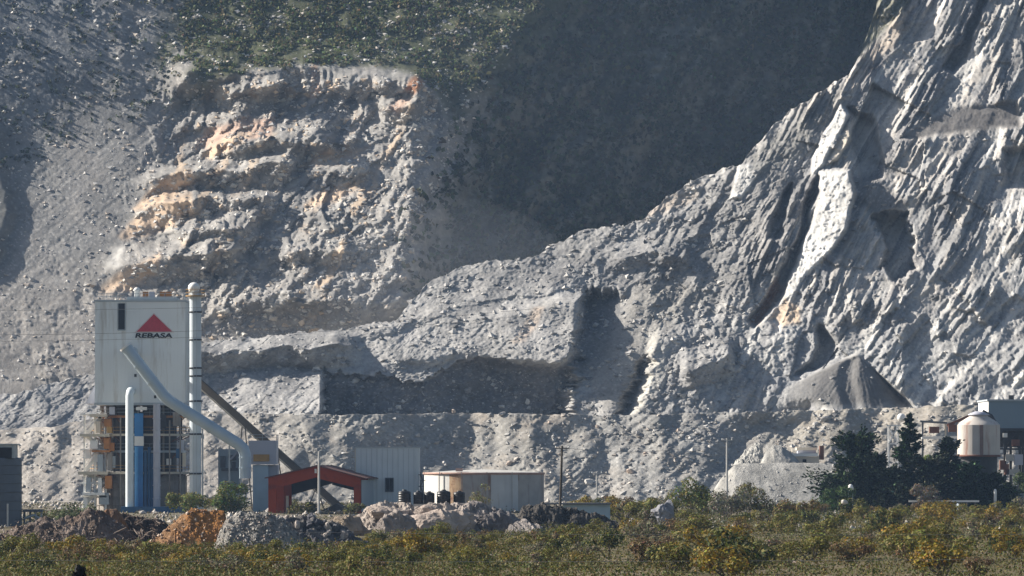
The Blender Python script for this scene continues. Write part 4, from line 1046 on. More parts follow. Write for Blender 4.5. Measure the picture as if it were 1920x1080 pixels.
    cb = thing('cream_building', 'low cream building with pale roofs at the crest of the gravel stockpile', 'building', (at(1512, 0, Yc).x, Yc, at(0, 872, Yc).z))
    lo, hi = Bx(1486, 856, 1536, 885, Yc, Yc + 8); q = MB(); q.box(lo, hi); q.build('wall', CREAM, cb)
    lo, hi = Bx(1484, 850, 1534, 855.5, Yc - .4, Yc + 8.5); q = MB(); q.box(lo, hi); q.build('roof', WHITEW, cb)
    lo, hi = Bx(1494, 839, 1532, 844, Yc + 3, Yc + 8); q = MB(); q.box(lo, hi); q.build('roof', BEIGE, cb)
    lo, hi = Bx(1496, 844.2, 1530, 849.8, Yc + 3.4, Yc + 7.5); q = MB(); q.box(lo, hi); q.build('upper_wall', LILAC, cb)
    a, d = Bx(1505, 861, 1512, 867, Yc - .08, Yc - .004); q = MB(); q.box(a, d); q.build('window', BLACK, cb)
    a, d = Bx(1537, 836, 1545, 862, Yc + 1, Yc + 4); q = MB(); q.box(a, d); q.build('side_bin', RUSTY, cb)
    # low houses among the trees
    lo, hi = Bx(1538, 910, 1682, 975, 925, 931); lo = (lo[0], lo[1], 0)
    h = thing('long_low_house', 'long low house with dark open front under the dark trees', 'house', ((lo[0] + hi[0]) / 2, 928, 0))
    q = MB(); q.box(lo, hi); q.build('wall', SLATE, h)
    q = MB(); q.box((lo[0] - .3, 924.2, hi[2] + .003), (hi[0] + .3, 931.4, hi[2] + .35)); q.build('roof', LILAC, h)
    for k in range(7):
        px = 1548 + k * 19; a, d = Bx(px, 918, px + 12, 950, 924.9, 924.996); q = MB(); q.box(a, d); q.build('doorway', BLACK, h)
    for k in range(8):
        px = 1540 + k * 19.5; q = MB(); x = at(px, 0, 924).x; q.box((x - .1, 924.3, 0), (x + .1, 924.5, hi[2])); q.build('post', LILAC, h)
    lo, hi = Bx(1800, 914, 1990, 970, 912, 920); lo = (lo[0], lo[1], 0)
    h = thing('blue_grey_office', 'low blue grey office wall with dark doorways below the right silo', 'building', ((lo[0] + hi[0]) / 2, 916, 0))
    q = MB(); q.box(lo, hi); q.build('wall', mat('pale_blue_grey_wall', (.28, .33, .38), .7, .08, .4), h)
    q = MB(); q.box((lo[0] - .3, 911.4, hi[2] + .003), (hi[0] + .3, 920.4, hi[2] + .25)); q.build('roof', SLATE, h)
    for px, w in ((1822, 10), (1848, 10), (1876, 8), (1903, 10)):
        a, d = Bx(px - w / 2, 920, px + w / 2, 960, 911.9, 911.996); q = MB(); q.box(a, d); q.build('doorway', BLACK, h)
    lo, hi = Bx(1704, 938, 1836, 941.5, 880, 880.2)
    g = thing('guard_rail', 'long low white guard rail in front of the dark trees', 'guard rail', ((lo[0] + hi[0]) / 2, 880, 0))
    q = MB(); q.box(lo, hi); q.build('rail', WHITEW, g)
    for k in range(9):
        x = lo[0] + (hi[0] - lo[0]) * (k + .5) / 9; q = MB(); q.box((x - .06, 880.21, 0), (x + .06, 880.33, hi[2] - .02)); q.build('post', SLATE, g)
    p = at(1866, 917, 890); q = MB(); q.lathe((p.x, 890, 0), [(.01, 0), (.25, 0), (.25, p.z - .3), (.15, p.z), (.01, p.z)], 12); o = q.build('white_post', WHITEW, origin=(p.x, 890, 0)); tag(o, 'stubby white post in front of the blue grey office wall', 'post')
    p = at(1595, 908, 880); w = thing('cistern', 'small white cistern on a stand among the bushes, left of the tall pine', 'cistern', (p.x, 880, 0))
    q = MB(); q.lathe((p.x, 880, p.z - 1.6), [(.01, .5), (.45, .5), (.48, 1.0), (.36, 1.4), (.15, 1.6), (.01, 1.62)], 14); q.build('tank_body', WHITEW, w)
    q = MB()
    for dx in (-.4, .4): q.beam((p.x + dx, 880, 0), (p.x + dx * .8, 880, p.z - 1.11), .12)
    q.build('stand', STEEL, w)
right_side()

# ------------------------------------------------------------------ poles and wires
def poles():
    def pole(px, pt, pb, Y, r, m, name, label, arm=None, lean=0.0):
        b = at(px, pb, Y); t = at(px + lean, pt, Y); z0 = min(b.z, 0.0)
        o = thing(name, label, 'pole', (b.x, Y, 0))
        q = MB(); q.tube([(b.x, Y, z0), t], [r, r * .72], 10); q.build('shaft', m, o)
        if arm == 'cross':
            q = MB(); q.beam(t + Vector((-.9, 0, -.3)), t + Vector((.9, 0, -.3)), .13); q.build('crossarm', m, o)
            for dx in (-.8, 0, .8):
                q = MB(); q.lathe((t.x + dx, Y, t.z - .23), [(.07, 0), (.09, .12), (.04, .2), (.001, .21)], 8); q.build('insulator', WHITEW, o)
        if arm == 'lamp':
            q = MB(); q.tube([t + Vector((0, 0, -.1)), t + Vector((.25, -.1, .15)), t + Vector((.6, -.2, .2))], .05, 6); q.build('bracket', m, o)
            q = MB(); q.box((t.x + .5, Y - .4, t.z + .08), (t.x + 1.0, Y - .1, t.z + .26)); q.build('lamp_head', STEEL, o)
        return t
    pole(598, 846, 965, 868, .22, POLEW, 'white_mast', 'slim white mast standing in front of the red shed', 'lamp')
    t1 = pole(1049, 836, 990, 672, .19, WOOD, 'utility_pole', 'dark wooden utility pole leaning slightly beside the wide tank', 'cross', 5)
    t2 = pole(1119, 884, 946, 900, .16, POLEW, 'utility_pole', 'thin pale pole by the low grey shed', 'cross')
    t3 = pole(1363, 822, 950, 880, .2, POLEW, 'utility_pole', 'grey utility pole in front of the pale gravel stockpile', 'cross')
    def wire(a, b, sag, r, label):
        pts = [a.lerp(b, k / 16) - Vector((0, 0, sag * 4 * (k / 16) * (1 - k / 16))) for k in range(17)]
        q = MB(); q.tube(pts, r, 5, False); o = q.build('power_line', WIRE, origin=a); tag(o, label, 'wire', 'overhead wires')
    wire(t1 + Vector((0, 0, -.2)), t3 + Vector((0, 0, -.2)), 1.2, .025, 'overhead wire from the dark wooden pole to the pole by the gravel stockpile')
    wire(at(-200, 580, 560), at(720, 562, 640), .5, .018, 'thin overhead wire crossing the top of the white kiln tower')
    wire(at(-200, 628, 560), at(1010, 578, 690), 1.0, .022, 'overhead wire crossing the kiln tower at the sign lettering')
    wire(at(-200, 640, 560), at(1010, 590, 690), 1.0, .018, 'overhead wire crossing the kiln tower just below the sign lettering')
    wire(at(560, 998, 420), at(2100, 1001, 420), .15, .012, 'upper thin wire in front of the scrub')
    wire(at(-100, 1050, 380), at(2100, 1046, 380), .2, .012, 'lower thin wire in front of the scrub')
poles()

# ------------------------------------------------------------------ rocks, heaps, plants
RNG = np.random.RandomState(11)
def mesh_np(name, co, faces, material, tint=None, smooth=False):
    """mesh data from arrays; faces all of one size; tint one colour per vertex"""
    me = bpy.data.meshes.new(name); k = faces.shape[1]; nf = len(faces)
    me.vertices.add(len(co)); me.vertices.foreach_set('co', np.asarray(co, np.float32).ravel())
    me.loops.add(nf * k); me.loops.foreach_set('vertex_index', faces.astype(np.int32).ravel())
    me.polygons.add(nf); me.polygons.foreach_set('loop_start', np.arange(0, nf * k, k, dtype=np.int32))
    me.polygons.foreach_set('use_smooth', np.full(nf, smooth)); me.update(calc_edges=True)
    if tint is not None:
        a = me.color_attributes.new('tint', 'FLOAT_COLOR', 'POINT'); c = np.ones((len(co), 4), np.float32); c[:, :3] = tint
        a.data.foreach_set('color', c.ravel())
    me.materials.append(material); return me
def link(name, me, parent=None, loc=(0, 0, 0)):
    o = bpy.data.objects.new(name, me); COL.objects.link(o); o.location = loc
    if parent is not None: o.parent = parent
    return o

def leaf_mat(name, trans=0.25):
    m = bpy.data.materials.new(name); m.use_nodes = True
    N = m.node_tree.nodes; L = m.node_tree.links; b = N['Principled BSDF']; b.inputs['Roughness'].default_value = 0.7
    b.inputs['Specular IOR Level'].default_value = 0.2
    a = N.new('ShaderNodeAttribute'); a.attribute_name = 'tint'; L.new(a.outputs['Color'], b.inputs['Base Color'])
    t = N.new('ShaderNodeBsdfTranslucent'); L.new(a.outputs['Color'], t.inputs['Color'])
    mx = N.new('ShaderNodeMixShader'); mx.inputs[0].default_value = trans
    L.new(b.outputs[0], mx.inputs[1]); L.new(t.outputs[0], mx.inputs[2]); L.new(mx.outputs[0], N['Material Output'].inputs['Surface'])
    return m
LEAF = leaf_mat('leaves'); NEEDLE = leaf_mat('needles', 0.1); NEEDLE.node_tree.nodes['Principled BSDF'].inputs['Specular IOR Level'].default_value = 0.0
BARK = mat('bark', (0.10, 0.08, 0.06), 0.9, 0.2, 2.0)
STONE = terrain_mat('loose_stone', (1.6, 0.3), 0.3, 0.5)
SOIL = terrain_mat('tipped_soil', (2.2, 0.35), 0.4, 0.8)

def leaves(P, size, col, var=0.35, aspect=0.6, up=0.0, rng=RNG, dirs=None, nrm=None):
    """one small bent leaf quad per point of P"""
    n = len(P)
    d = rng.normal(size=(n, 3)) if dirs is None else dirs + rng.normal(size=(n, 3)) * 0.35
    d /= np.linalg.norm(d, axis=1, keepdims=True) + 1e-9
    r = rng.normal(size=(n, 3)); r[:, 2] *= (1 - up)
    s = np.cross(d, r); s /= np.linalg.norm(s, axis=1, keepdims=True) + 1e-9
    if nrm is not None:
        m = nrm + rng.normal(size=(n, 3)) * .45; m /= np.linalg.norm(m, axis=1, keepdims=True) + 1e-9
        d = np.cross(m, d); d /= np.linalg.norm(d, axis=1, keepdims=True) + 1e-9; s = np.cross(m, d)
    L = size * (0.6 + 0.8 * rng.rand(n, 1)); W = L * aspect * 0.5
    a = P - d * L / 2; b = P + d * L / 2
    co = np.stack([a, P + s * W, b, P - s * W], 1).reshape(-1, 3)
    f = np.arange(4 * n).reshape(-1, 4)
    t = np.array(col)[None] if np.ndim(col) == 1 else np.asarray(col)
    t = t * (1 - var + 2 * var * rng.rand(n, 1)) * (1 + 0.12 * rng.normal(size=(n, 3)))
    return co, f, np.repeat(np.clip(t, 0.004, 1), 4, 0)

def blob_points(blobs, n, rng, shell=0.55):
    w = np.array([b[3] ** 2 for b in blobs]); idx = rng.choice(len(blobs), n, p=w / w.sum())
    B = np.array(blobs)[idx]
    d = rng.normal(size=(n, 3)); d /= np.linalg.norm(d, axis=1, keepdims=True)
    r = (shell + (1 - shell) * rng.rand(n, 1)) ** 0.7 * (0.75 + 0.4 * rng.rand(n, 1))
    return B[:, :3] + d * r * B[:, 3:4] * np.array([1, 1, 0.8]), d

def stems(pts_list, n=5):
    q = MB()
    for pts, r0, r1 in pts_list:
        k = len(pts); q.tube(pts, [r0 + (r1 - r0) * i / (k - 1) for i in range(k)], n, False)
    return q

def shrub_meshes(kind, col, seed, h=2.4, w=3.0, n=620, leaf=0.26, sparse=0.0, col2=None):
    """crown and stems of a many-stemmed scrub bush, standing at the origin"""
    rng = np.random.RandomState(seed)
    nb = rng.randint(6, 10); bl = []; st = []
    for i in range(nb):
        a = rng.rand() * 6.283; r = w * 0.5 * math.sqrt(rng.rand()) * 0.8; z = h * (0.24 + 0.5 * rng.rand()) * (1 - 0.35 * (r / (w * .5)) ** 2)
        rad = (0.22 + 0.16 * rng.rand()) * w * 0.62
        bl.append((r * math.cos(a), r * math.sin(a), z, rad))
        st.append(([(0.1 * math.cos(a), 0.1 * math.sin(a), -0.1), (r * .5 * math.cos(a + .3), r * .5 * math.sin(a + .3), z * .5), (r * math.cos(a), r * math.sin(a), z)], .06, .02))
    P, N_ = blob_points(bl, n, rng, 0.35 if sparse else 0.6); k = P[:, 2] > 0.05; P = P[k]; N_ = N_[k] + np.array([0, 0, .25])
    c = np.array([col] * len(P))
    if col2 is not None:
        k = rng.rand(len(P)) < 0.35; c[k] = col2
    co, f, t = leaves(P, leaf, c, 0.35, 0.65, rng=rng, nrm=N_)
    crown = mesh_np(kind + '_crown', co, f, LEAF, t)
    q = stems(st); sm = bpy.data.meshes.new(kind + '_stems'); sm.from_pydata(q.v, [], q.f); sm.materials.append(BARK)
    return crown, sm

def plant(name, label, cat, loc, meshes, parts=('crown', 'stem'), rz=0, sc=1.0, group=None):
    r = thing(name, label, cat, loc, group); r.rotation_euler = (0, 0, rz); r.scale = (sc,) * 3 if not isinstance(sc, tuple) else sc
    for p, me in zip(parts, meshes): link(p, me, r)
    return r

def boulder_mesh(name, rx, ry, rz, seed, col, sub=4, rough=1.0, flat=True, material=None):
    bm = bmesh.new(); bmesh.ops.create_icosphere(bm, subdivisions=sub, radius=1.0)
    rng = np.random.RandomState(seed); v = np.array([p.co for p in bm.verts], np.float32)
    f = np.array([[x.index for x in p.verts] for p in bm.faces], np.int32); bm.free()
    for k in range(9):                                           # split faces: planes that cut corners off
        d = rng.normal(size=3); d /= np.linalg.norm(d); c = 0.62 + 0.3 * rng.rand()
        h = v @ d; v -= np.where(h > c, (h - c) * 0.92, 0)[:, None] * d[None]
    q = v * np.array([rx, ry, rz])
    s = max(rx, rz)
    nz = fbm(q[:, 0] / (s * .5) + q[:, 1] / (s * .6), q[:, 2] / (s * .5) - q[:, 1] / (s * .8), 4, seed % 50, .55)
    bk = blocks(q[:, 0] / (s * .22) + q[:, 1] / (s * .3), q[:, 2] / (s * .22) - q[:, 1] / (s * .3), seed % 17)
    q = q * (1 + rough * (0.13 * nz + 0.10 * bk + 0.03 * fbm(q[:, 0] / (s * .09), q[:, 2] / (s * .09) + q[:, 1] / (s * .13), 3, 7)))[:, None]
    t = np.array(col)[None] * (1 + 0.22 * nz + 0.12 * bk)[:, None]
    return mesh_np(name, q, f, material or STONE, np.clip(t, .02, 1), not flat)

def boulder(name, label, px, py, Y, wpx, hpx, seed, col, ydepth=0.8, rot=0.0, group=None, sub=4, sink=0.25):
    """boulder whose outline spans wpx x hpx photograph pixels about (px, py)"""
    if hpx > 25: py += 9; hpx += 22
    rx = wpx / 2 / FPX * Y; rz = hpx / 2 / FPX * Y
    me = boulder_mesh(name, rx, rx * ydepth, rz * 1.15, seed, col, sub)
    o = link(name, me, None, at(px, py, Y)); o.rotation_euler = (0, rot, 0)
    return tag(o, label, 'rock', group)

def heap(name, label, cat, outline, Y, depth, base_py, colf, seed, rough=0.25, nx=90, ny=60, part=None, smooth=False, z0=None):
    """a tipped heap: crest line from (px, py) points, falling away to front, back and both ends"""
    xs = np.array([p[0] for p in outline], np.float32); ys = np.array([p[1] for p in outline], np.float32)
    zb = at(0, base_py, Y).z if z0 is None else z0
    u = np.linspace(xs[0], xs[-1], nx); y = np.linspace(-1, 1, ny)
    UU, YY = np.meshgrid(u, y)
    crest = CAM_Z + (HY - np.interp(UU, xs, ys)) / FPX * Y - zb
    w = np.clip(1 - np.abs(YY) ** 1.25, 0, 1)
    X = (UU - CX) / FPX * Y; YW = Y + YY * depth
    Z = zb - .3 + (crest + .3) * w
    nzv = fbm(X / 1.3, YW / 1.3, 4, seed, .6) + .6 * blocks(X / .55, YW / .55, seed)
    Z = Z + rough * nzv * (0.3 + 0.7 * np.clip(crest, 0, 1)); X = X + rough * .4 * fbm(X / .8, YW / .8, 2, seed + 9)
    t = colf(X, YW, Z, nzv, UU)
    cx, cy = float(X.mean()), Y
    o = grid_mesh(name, (X - cx).astype(np.float32)[::-1], (YW - cy).astype(np.float32)[::-1], Z.astype(np.float32)[::-1], np.clip(t[::-1], .01, 1).astype(np.float32), SOIL, smooth)
    o.location = (cx, cy, 0)
    return tag(o, label, cat)

def mixcol(a, b, k):
    k = np.clip(k, 0, 1)[..., None]; return np.array(a) * (1 - k) + np.array(b) * k

def ray_bank(px, py, G):
    U, V, F = G; j = np.abs(U[0] - px).argmin(); i = np.abs(V[:, j] - py).argmin(); return float(F[i, j])

OCT = np.array([(1, 0, 0), (-1, 0, 0), (0, 1, 0), (0, -1, 0), (0, 0, 1), (0, 0, -1)], np.float32)
OCTF = np.array([(0, 2, 4), (2, 1, 4), (1, 3, 4), (3, 0, 4), (2, 0, 5), (1, 2, 5), (3, 1, 5), (0, 3, 5)])
# ---- heaps in front of the plant
def heaps():
    def orange(X, Y, Z, n, U):
        k = sstep(330, 385, U + 30 * n); c = mixcol((0.25, 0.145, 0.075), (0.33, 0.155, 0.05), k)
        return c * (1 - .25 * n[..., None]) 
    heap('orange_dirt_pile', 'heap of bright orange brown dirt beside the grey gravel heap', 'dirt pile', [(255, 1040), (300, 1004), (335, 968), (362, 955), (385, 957), (420, 958), (428, 985), (436, 1040)], 500, 3.6, 1036, orange, 3, .2)
    heap('grey_gravel_pile', 'rounded heap of grey gravel right of the orange dirt heap', 'gravel pile', [(398, 1040), (412, 1000), (428, 968), (450, 960), (500, 961), (530, 972), (560, 1000), (590, 1040)], 491, 3.6, 1038,
         lambda X, Y, Z, n, U: mixcol((0.17, 0.162, 0.15), (0.36, 0.34, 0.31), blocks(X / .3, Y / .4 + Z / .3, 9) * .9 + .45), 5, .17, 150, 110)
    rb = heap('rubble_heap', 'low heap of dark broken rock between the grey gravel and the boulders', 'rock heap', [(500, 1020), (520, 972), (560, 966), (600, 972), (640, 985), (690, 1018)], 508, 3.0, 1026,
         lambda X, Y, Z, n, U: mixcol((0.09, 0.088, 0.09), (0.2, 0.18, 0.165), n * .8 + .3), 6, .3)
    rng = np.random.RandomState(3)
    vs = [boulder_mesh('broken_rock', .42, .36, .32, 40 + k, c, 2, 1.6) for k, c in enumerate([(0.10, 0.10, 0.115), (0.14, 0.14, 0.15), (0.42, 0.37, 0.33), (0.30, 0.27, 0.25), (0.07, 0.07, 0.08)])]
    for k in range(150):
        px = 505 + 160 * rng.rand(); t = rng.rand() ** .8; cr = np.interp(px, [500, 520, 560, 600, 640, 690], [1010, 974, 968, 973, 986, 1016])
        yy = -2.7 * t; z = (CAM_Z + (HY - cr) / FPX * 508) * (1 - t ** 1.25) + 0.05
        o = link('rock', vs[rng.choice(5, p=[.3, .25, .12, .13, .2])], rb, ((px - CX) / FPX * 508 - rb.location.x, yy, z))
        o.rotation_euler = tuple(rng.rand(3) * 6); s = .45 + .8 * rng.rand() ** 2; o.scale = (s * 1.2, s, s)
    def brown(X, Y, Z, n, U):
        k = fbm(X / 1.2, Y / 1.5, 3, 77); c = mixcol((0.135, 0.10, 0.08), (0.22, 0.175, 0.15), k + .4)
        return c * (1 - .3 * n[..., None])
    d1 = heap('brown_debris_pile', 'long heap of brown earth and branches at the foot of the dark silo', 'debris pile', [(-60, 1040), (-10, 1000), (40, 985), (80, 972), (110, 975), (150, 962), (185, 957), (230, 985), (262, 1020), (280, 1042)], 506, 3.8, 1036, brown, 8, .32, 130, 70)
    d2 = heap('dark_debris_pile', 'dark heap of earth and brush between the kiln base and the orange dirt', 'debris pile', [(150, 1030), (190, 975), (225, 962), (260, 968), (300, 975), (330, 990), (360, 1030)], 516, 3.2, 1032,
              lambda X, Y, Z, n, U: mixcol((0.06, 0.045, 0.038), (0.14, 0.10, 0.075), n * .9 + .2), 9, .35)
    heap('rusty_soil_mound', 'small rusty orange mound of soil on top of the brown debris', 'dirt pile', [(166, 985), (182, 962), (200, 955), (222, 960), (240, 985)], 511, 1.4, 990, lambda X, Y, Z, n, U: mixcol((0.28, 0.13, 0.05), (0.2, 0.13, 0.09), n + .4), 12, .18, 40, 30)
    for d, x0, x1, nst, sd in ((d1, -10, 270, 130, 1), (d2, 190, 340, 70, 2)):                 # dead branches lying in the debris
        rng = np.random.RandomState(sd); q = MB()
        for k in range(nst):
            px = x0 + (x1 - x0) * rng.rand(); Y = d.location.y - 3.2 * rng.rand(); z = 0.6 + 2.4 * rng.rand() * (1 - (d.location.y - Y) / 3.6)
            p = Vector(((px - CX) / FPX * Y, Y, z)); e = Vector(rng.normal(size=3)); e.z *= .35; e.normalize(); L = .6 + 1.4 * rng.rand()
            q.tube([p - e * L / 2, p + Vector(rng.normal(size=3)) * .12, p + e * L / 2], [.05, .04, .015], 4, False)
        o = q.build('dead_branches', mat('dead_wood', (0.19, 0.15, 0.125), .9, .3, 2), d); o['kind'] = 'stuff'
    def heap_stones(name, o, count, cols, seed, s0, s1):
        rng = np.random.RandomState(seed); co = np.empty(len(o.data.vertices) * 3, np.float32); o.data.vertices.foreach_get('co', co); co = co.reshape(-1, 3)
        P = co[rng.choice(len(co), count)] + rng.normal(size=(count, 3)) * .04; B = OCT[None] * (0.6 + 0.7 * rng.rand(count, 6, 1)) + rng.normal(size=(count, 6, 3)) * .2
        B = B * (s0 + (s1 - s0) * rng.rand(count, 1, 1) ** 3); v = (P[:, None] + B).reshape(-1, 3); f = (OCTF[None] + 6 * np.arange(count)[:, None, None]).reshape(-1, 3)
        t = np.repeat(np.array(cols)[rng.randint(len(cols), size=count)] * (.7 + .6 * rng.rand(count, 1)), 6, 0)
        link(name, mesh_np(name, v, f, STONE, t), o)['kind'] = 'stuff'
    heap_stones('stones', bpy.data.objects['orange_dirt_pile'], 900, [(.42, .22, .09), (.30, .17, .10), (.5, .40, .32), (.2, .12, .08)], 31, .04, .2)
    heap_stones('stones', bpy.data.objects['grey_gravel_pile'], 2600, [(.40, .39, .37), (.28, .27, .26), (.17, .165, .16), (.5, .46, .42), (.4, .32, .28)], 32, .04, .16)
    heap_stones('stones', d1, 900, [(.32, .26, .23), (.2, .15, .12), (.42, .37, .33), (.12, .09, .075)], 33, .04, .22)
    heap_stones('stones', d2, 500, [(.2, .15, .12), (.36, .30, .26), (.08, .06, .05)], 34, .04, .2)
    # pale gravel stockpile on the right
    pal = lambda X, Y, Z, n, U: mixcol((0.26, 0.255, 0.24), (0.37, 0.36, 0.335), fbm(X / 2.2, Z / 5, 3, 55) + .5)
    heap('pale_gravel_stockpile', 'broad flat topped stockpile of pale grey gravel left of the dark trees', 'gravel pile', [(1310, 950), (1334, 925), (1352, 896), (1376, 872), (1400, 869), (1470, 867), (1540, 868), (1600, 874), (1690, 945)], 1030, 16, 950, pal, 14, .09, 150, 60, smooth=True)
    heap_stones('stones', bpy.data.objects['pale_gravel_stockpile'], 700, [(.42, .41, .39), (.3, .29, .28), (.5, .48, .45)], 35, .05, .35)
    heap('grey_rock_mound', 'steep grey rock mound standing on the pale gravel stockpile', 'rock heap', [(1376, 872), (1398, 846), (1416, 832), (1424, 830), (1429, 840), (1434, 872)], 1046, 5.5, 872, lambda X, Y, Z, n, U: mixcol((0.30, 0.295, 0.28), (0.44, 0.43, 0.40), n * .7 + .5), 15, .5, 50, 40)
    heap('pale_sand_mound', 'smooth pale sand mound beside the steep grey rock mound', 'gravel pile', [(1424, 872), (1436, 846), (1450, 834), (1466, 836), (1484, 850), (1506, 872)], 1038, 6, 872, pal, 16, .1, 50, 40, smooth=True)
    # dark mound behind the boulders
    heap('dark_earth_mound', 'dark shaded earth mound between the boulders and the low grey shed', 'earth mound', [(958, 1000), (980, 950), (1010, 944), (1060, 950), (1110, 962), (1150, 975), (1180, 995)], 640, 3.0, 996,
         lambda X, Y, Z, n, U: mixcol((0.05, 0.046, 0.042), (0.10, 0.09, 0.08), n + .4), 18, .3)
heaps()

def outcrop():
    def rock(X, Y, Z, n, U):
        k = sstep(860, 940, U + 40 * n); c = mixcol((0.38, 0.33, 0.29), (0.20, 0.185, 0.18), k); c = c * (1 + .28 * blocks(X / 1.1 + Z * .8, Y / .9 + Z, 4)[..., None] + .2 * n[..., None])  # right part darker: its shaded side put into the colour
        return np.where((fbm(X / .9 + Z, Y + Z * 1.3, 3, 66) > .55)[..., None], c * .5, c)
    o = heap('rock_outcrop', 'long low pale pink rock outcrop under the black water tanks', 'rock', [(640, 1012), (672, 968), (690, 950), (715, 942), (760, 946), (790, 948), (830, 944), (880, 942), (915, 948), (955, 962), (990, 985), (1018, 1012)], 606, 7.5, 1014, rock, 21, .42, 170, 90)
outcrop()
def boulders():
    PK = (0.36, 0.30, 0.26); GP = (0.27, 0.235, 0.215); DK = (0.15, 0.135, 0.13)  # DK puts the shade of the outcrop's right side into the colour
    boulder('boulder', 'largest pale pink boulder below the black water tanks', 838, 978, 600, 128, 44, 51, PK, .55, .12, sub=5)
    boulder('boulder', 'smooth rounded pink grey boulder low at the front left of the outcrop', 741, 990, 596, 82, 46, 52, GP, .6, -.1, sub=5)
    boulder('boulder', 'flat pale boulder under the nearest black water tank', 722, 962, 602, 92, 22, 53, PK, .6, .08, sub=5)
    boulder('boulder', 'pale boulder wedged under the middle water tanks', 800, 957, 603, 54, 20, 54, PK, .6, 0, sub=5)
    boulder('boulder', 'small brown boulder at the left end of the outcrop', 655, 985, 600, 74, 40, 55, (0.27, 0.22, 0.17), .6, .1, sub=5)
    boulder('boulder', 'large dark shaded boulder at the right of the outcrop', 925, 985, 602, 92, 40, 56, DK, .55, .35, sub=5)
    boulder('boulder', 'grey boulder top touching the foot of the wide tank', 893, 951, 606, 50, 20, 57, GP, .7, .2, sub=5)
    boulder('boulder', 'grey pink boulder half buried at the right foot of the outcrop', 985, 1000, 600, 80, 40, 58, (0.28, 0.25, 0.23), .6, .2, sub=5)
    boulder('boulder', 'low pale rock by the foot of the dark utility pole', 1085, 992, 640, 70, 18, 59, PK, .8, 0, sub=4)
    boulder('boulder', 'lone grey boulder among the bushes under the grey shrub trees', 1242, 960, 700, 46, 36, 60, (0.25, 0.25, 0.27), .8, .2, sub=4)
    boulder('boulder', 'small white rock in the scrub below the cistern', 1583, 942, 700, 13, 9, 62, (0.55, 0.52, 0.48), .8, 0, sub=3)
    boulder('boulder', 'small pale rock lying in the scrub in front of the yellow bush', 915, 1045, 455, 26, 12, 63, PK, .8, 0, sub=3)
    boulder('boulder', 'flat pale rock in the scrub at the lower right of centre', 1497, 1055, 440, 30, 10, 64, PK, .8, 0, sub=3)
    # single boulders one can pick out on the spoil bank
    spec = [(1183, 885, 22, 14), (941, 776, 16, 8), (851, 771, 12, 8), (862, 856, 12, 10), (832, 868, 12, 8), (893, 862, 10, 9), (955, 868, 14, 10), (958, 846, 10, 12), (1105, 905, 30, 16), (1196, 812, 9, 12), (1272, 808, 10, 12),
            (1548, 786, 26, 14), (1530, 795, 14, 10), (1242, 812, 8, 8), (1120, 800, 10, 7), (706, 828, 9, 7), (712, 832, 6, 6), (548, 818, 6, 8), (1030, 792, 8, 6), (1060, 822, 9, 7), (1330, 838, 9, 8), (1290, 858, 10, 7), (1210, 850, 10, 8), (1165, 842, 9, 8),
            (1008, 858, 10, 9), (1240, 878, 10, 7), (620, 800, 7, 5), (770, 796, 8, 5), (1400, 800, 10, 8), (1440, 790, 10, 7)]
    rng = np.random.RandomState(5); protos = [boulder_mesh('bank_boulder', 1, .9, .8, 80 + k, c, 2, 1.3) for k, c in enumerate([(.55, .52, .48), (.45, .43, .41), (.58, .47, .39), (.36, .35, .34)])]
    for k, (px, py, w, h) in enumerate(spec):
        Y = ray_bank(px, py, GB) - .2; p = at(px, py, Y); o = link('boulder', protos[2] if k in (0,) else protos[k % 4], None, p)
        o.scale = (w / 2 / FPX * Y, w / 2 / FPX * Y * .9, h / 2 / FPX * Y * 1.2); o.rotation_euler = (rng.rand() * .4, rng.rand() * .5, rng.rand() * 6)
        special = {0: 'pinkish boulder low on the spoil bank, right of the thin pale pole', 8: 'broad grey boulder low on the spoil bank beside the thin pale pole', 11: 'big tilted grey boulder near the bank top above the cream building'}
        hgt = 'on the crest of' if py < 784 else 'high on' if py < 815 else 'halfway up' if py < 848 else 'low on'
        over = next(t for b_, t in ((660, 'behind the red shed'), (790, 'above the grey block'), (880, 'over the white tank plates'), (1020, 'over the wide tank'), (1085, 'by the dark utility pole'), (1150, 'above the low grey shed'), (1260, 'left of the olive shrub tree'), (1345, 'above the olive shrub tree'), (1480, 'above the gravel stockpile'), (2000, 'above the cream building')) if px < b_)
        tag(o, special.get(k, f"{['pale', 'grey', 'pinkish', 'dark grey'][k % 4]} {'squat' if w > h * 1.3 else 'round'} boulder {hgt} the spoil bank {over}"), 'rock', 'boulders on the spoil bank')
boulders()

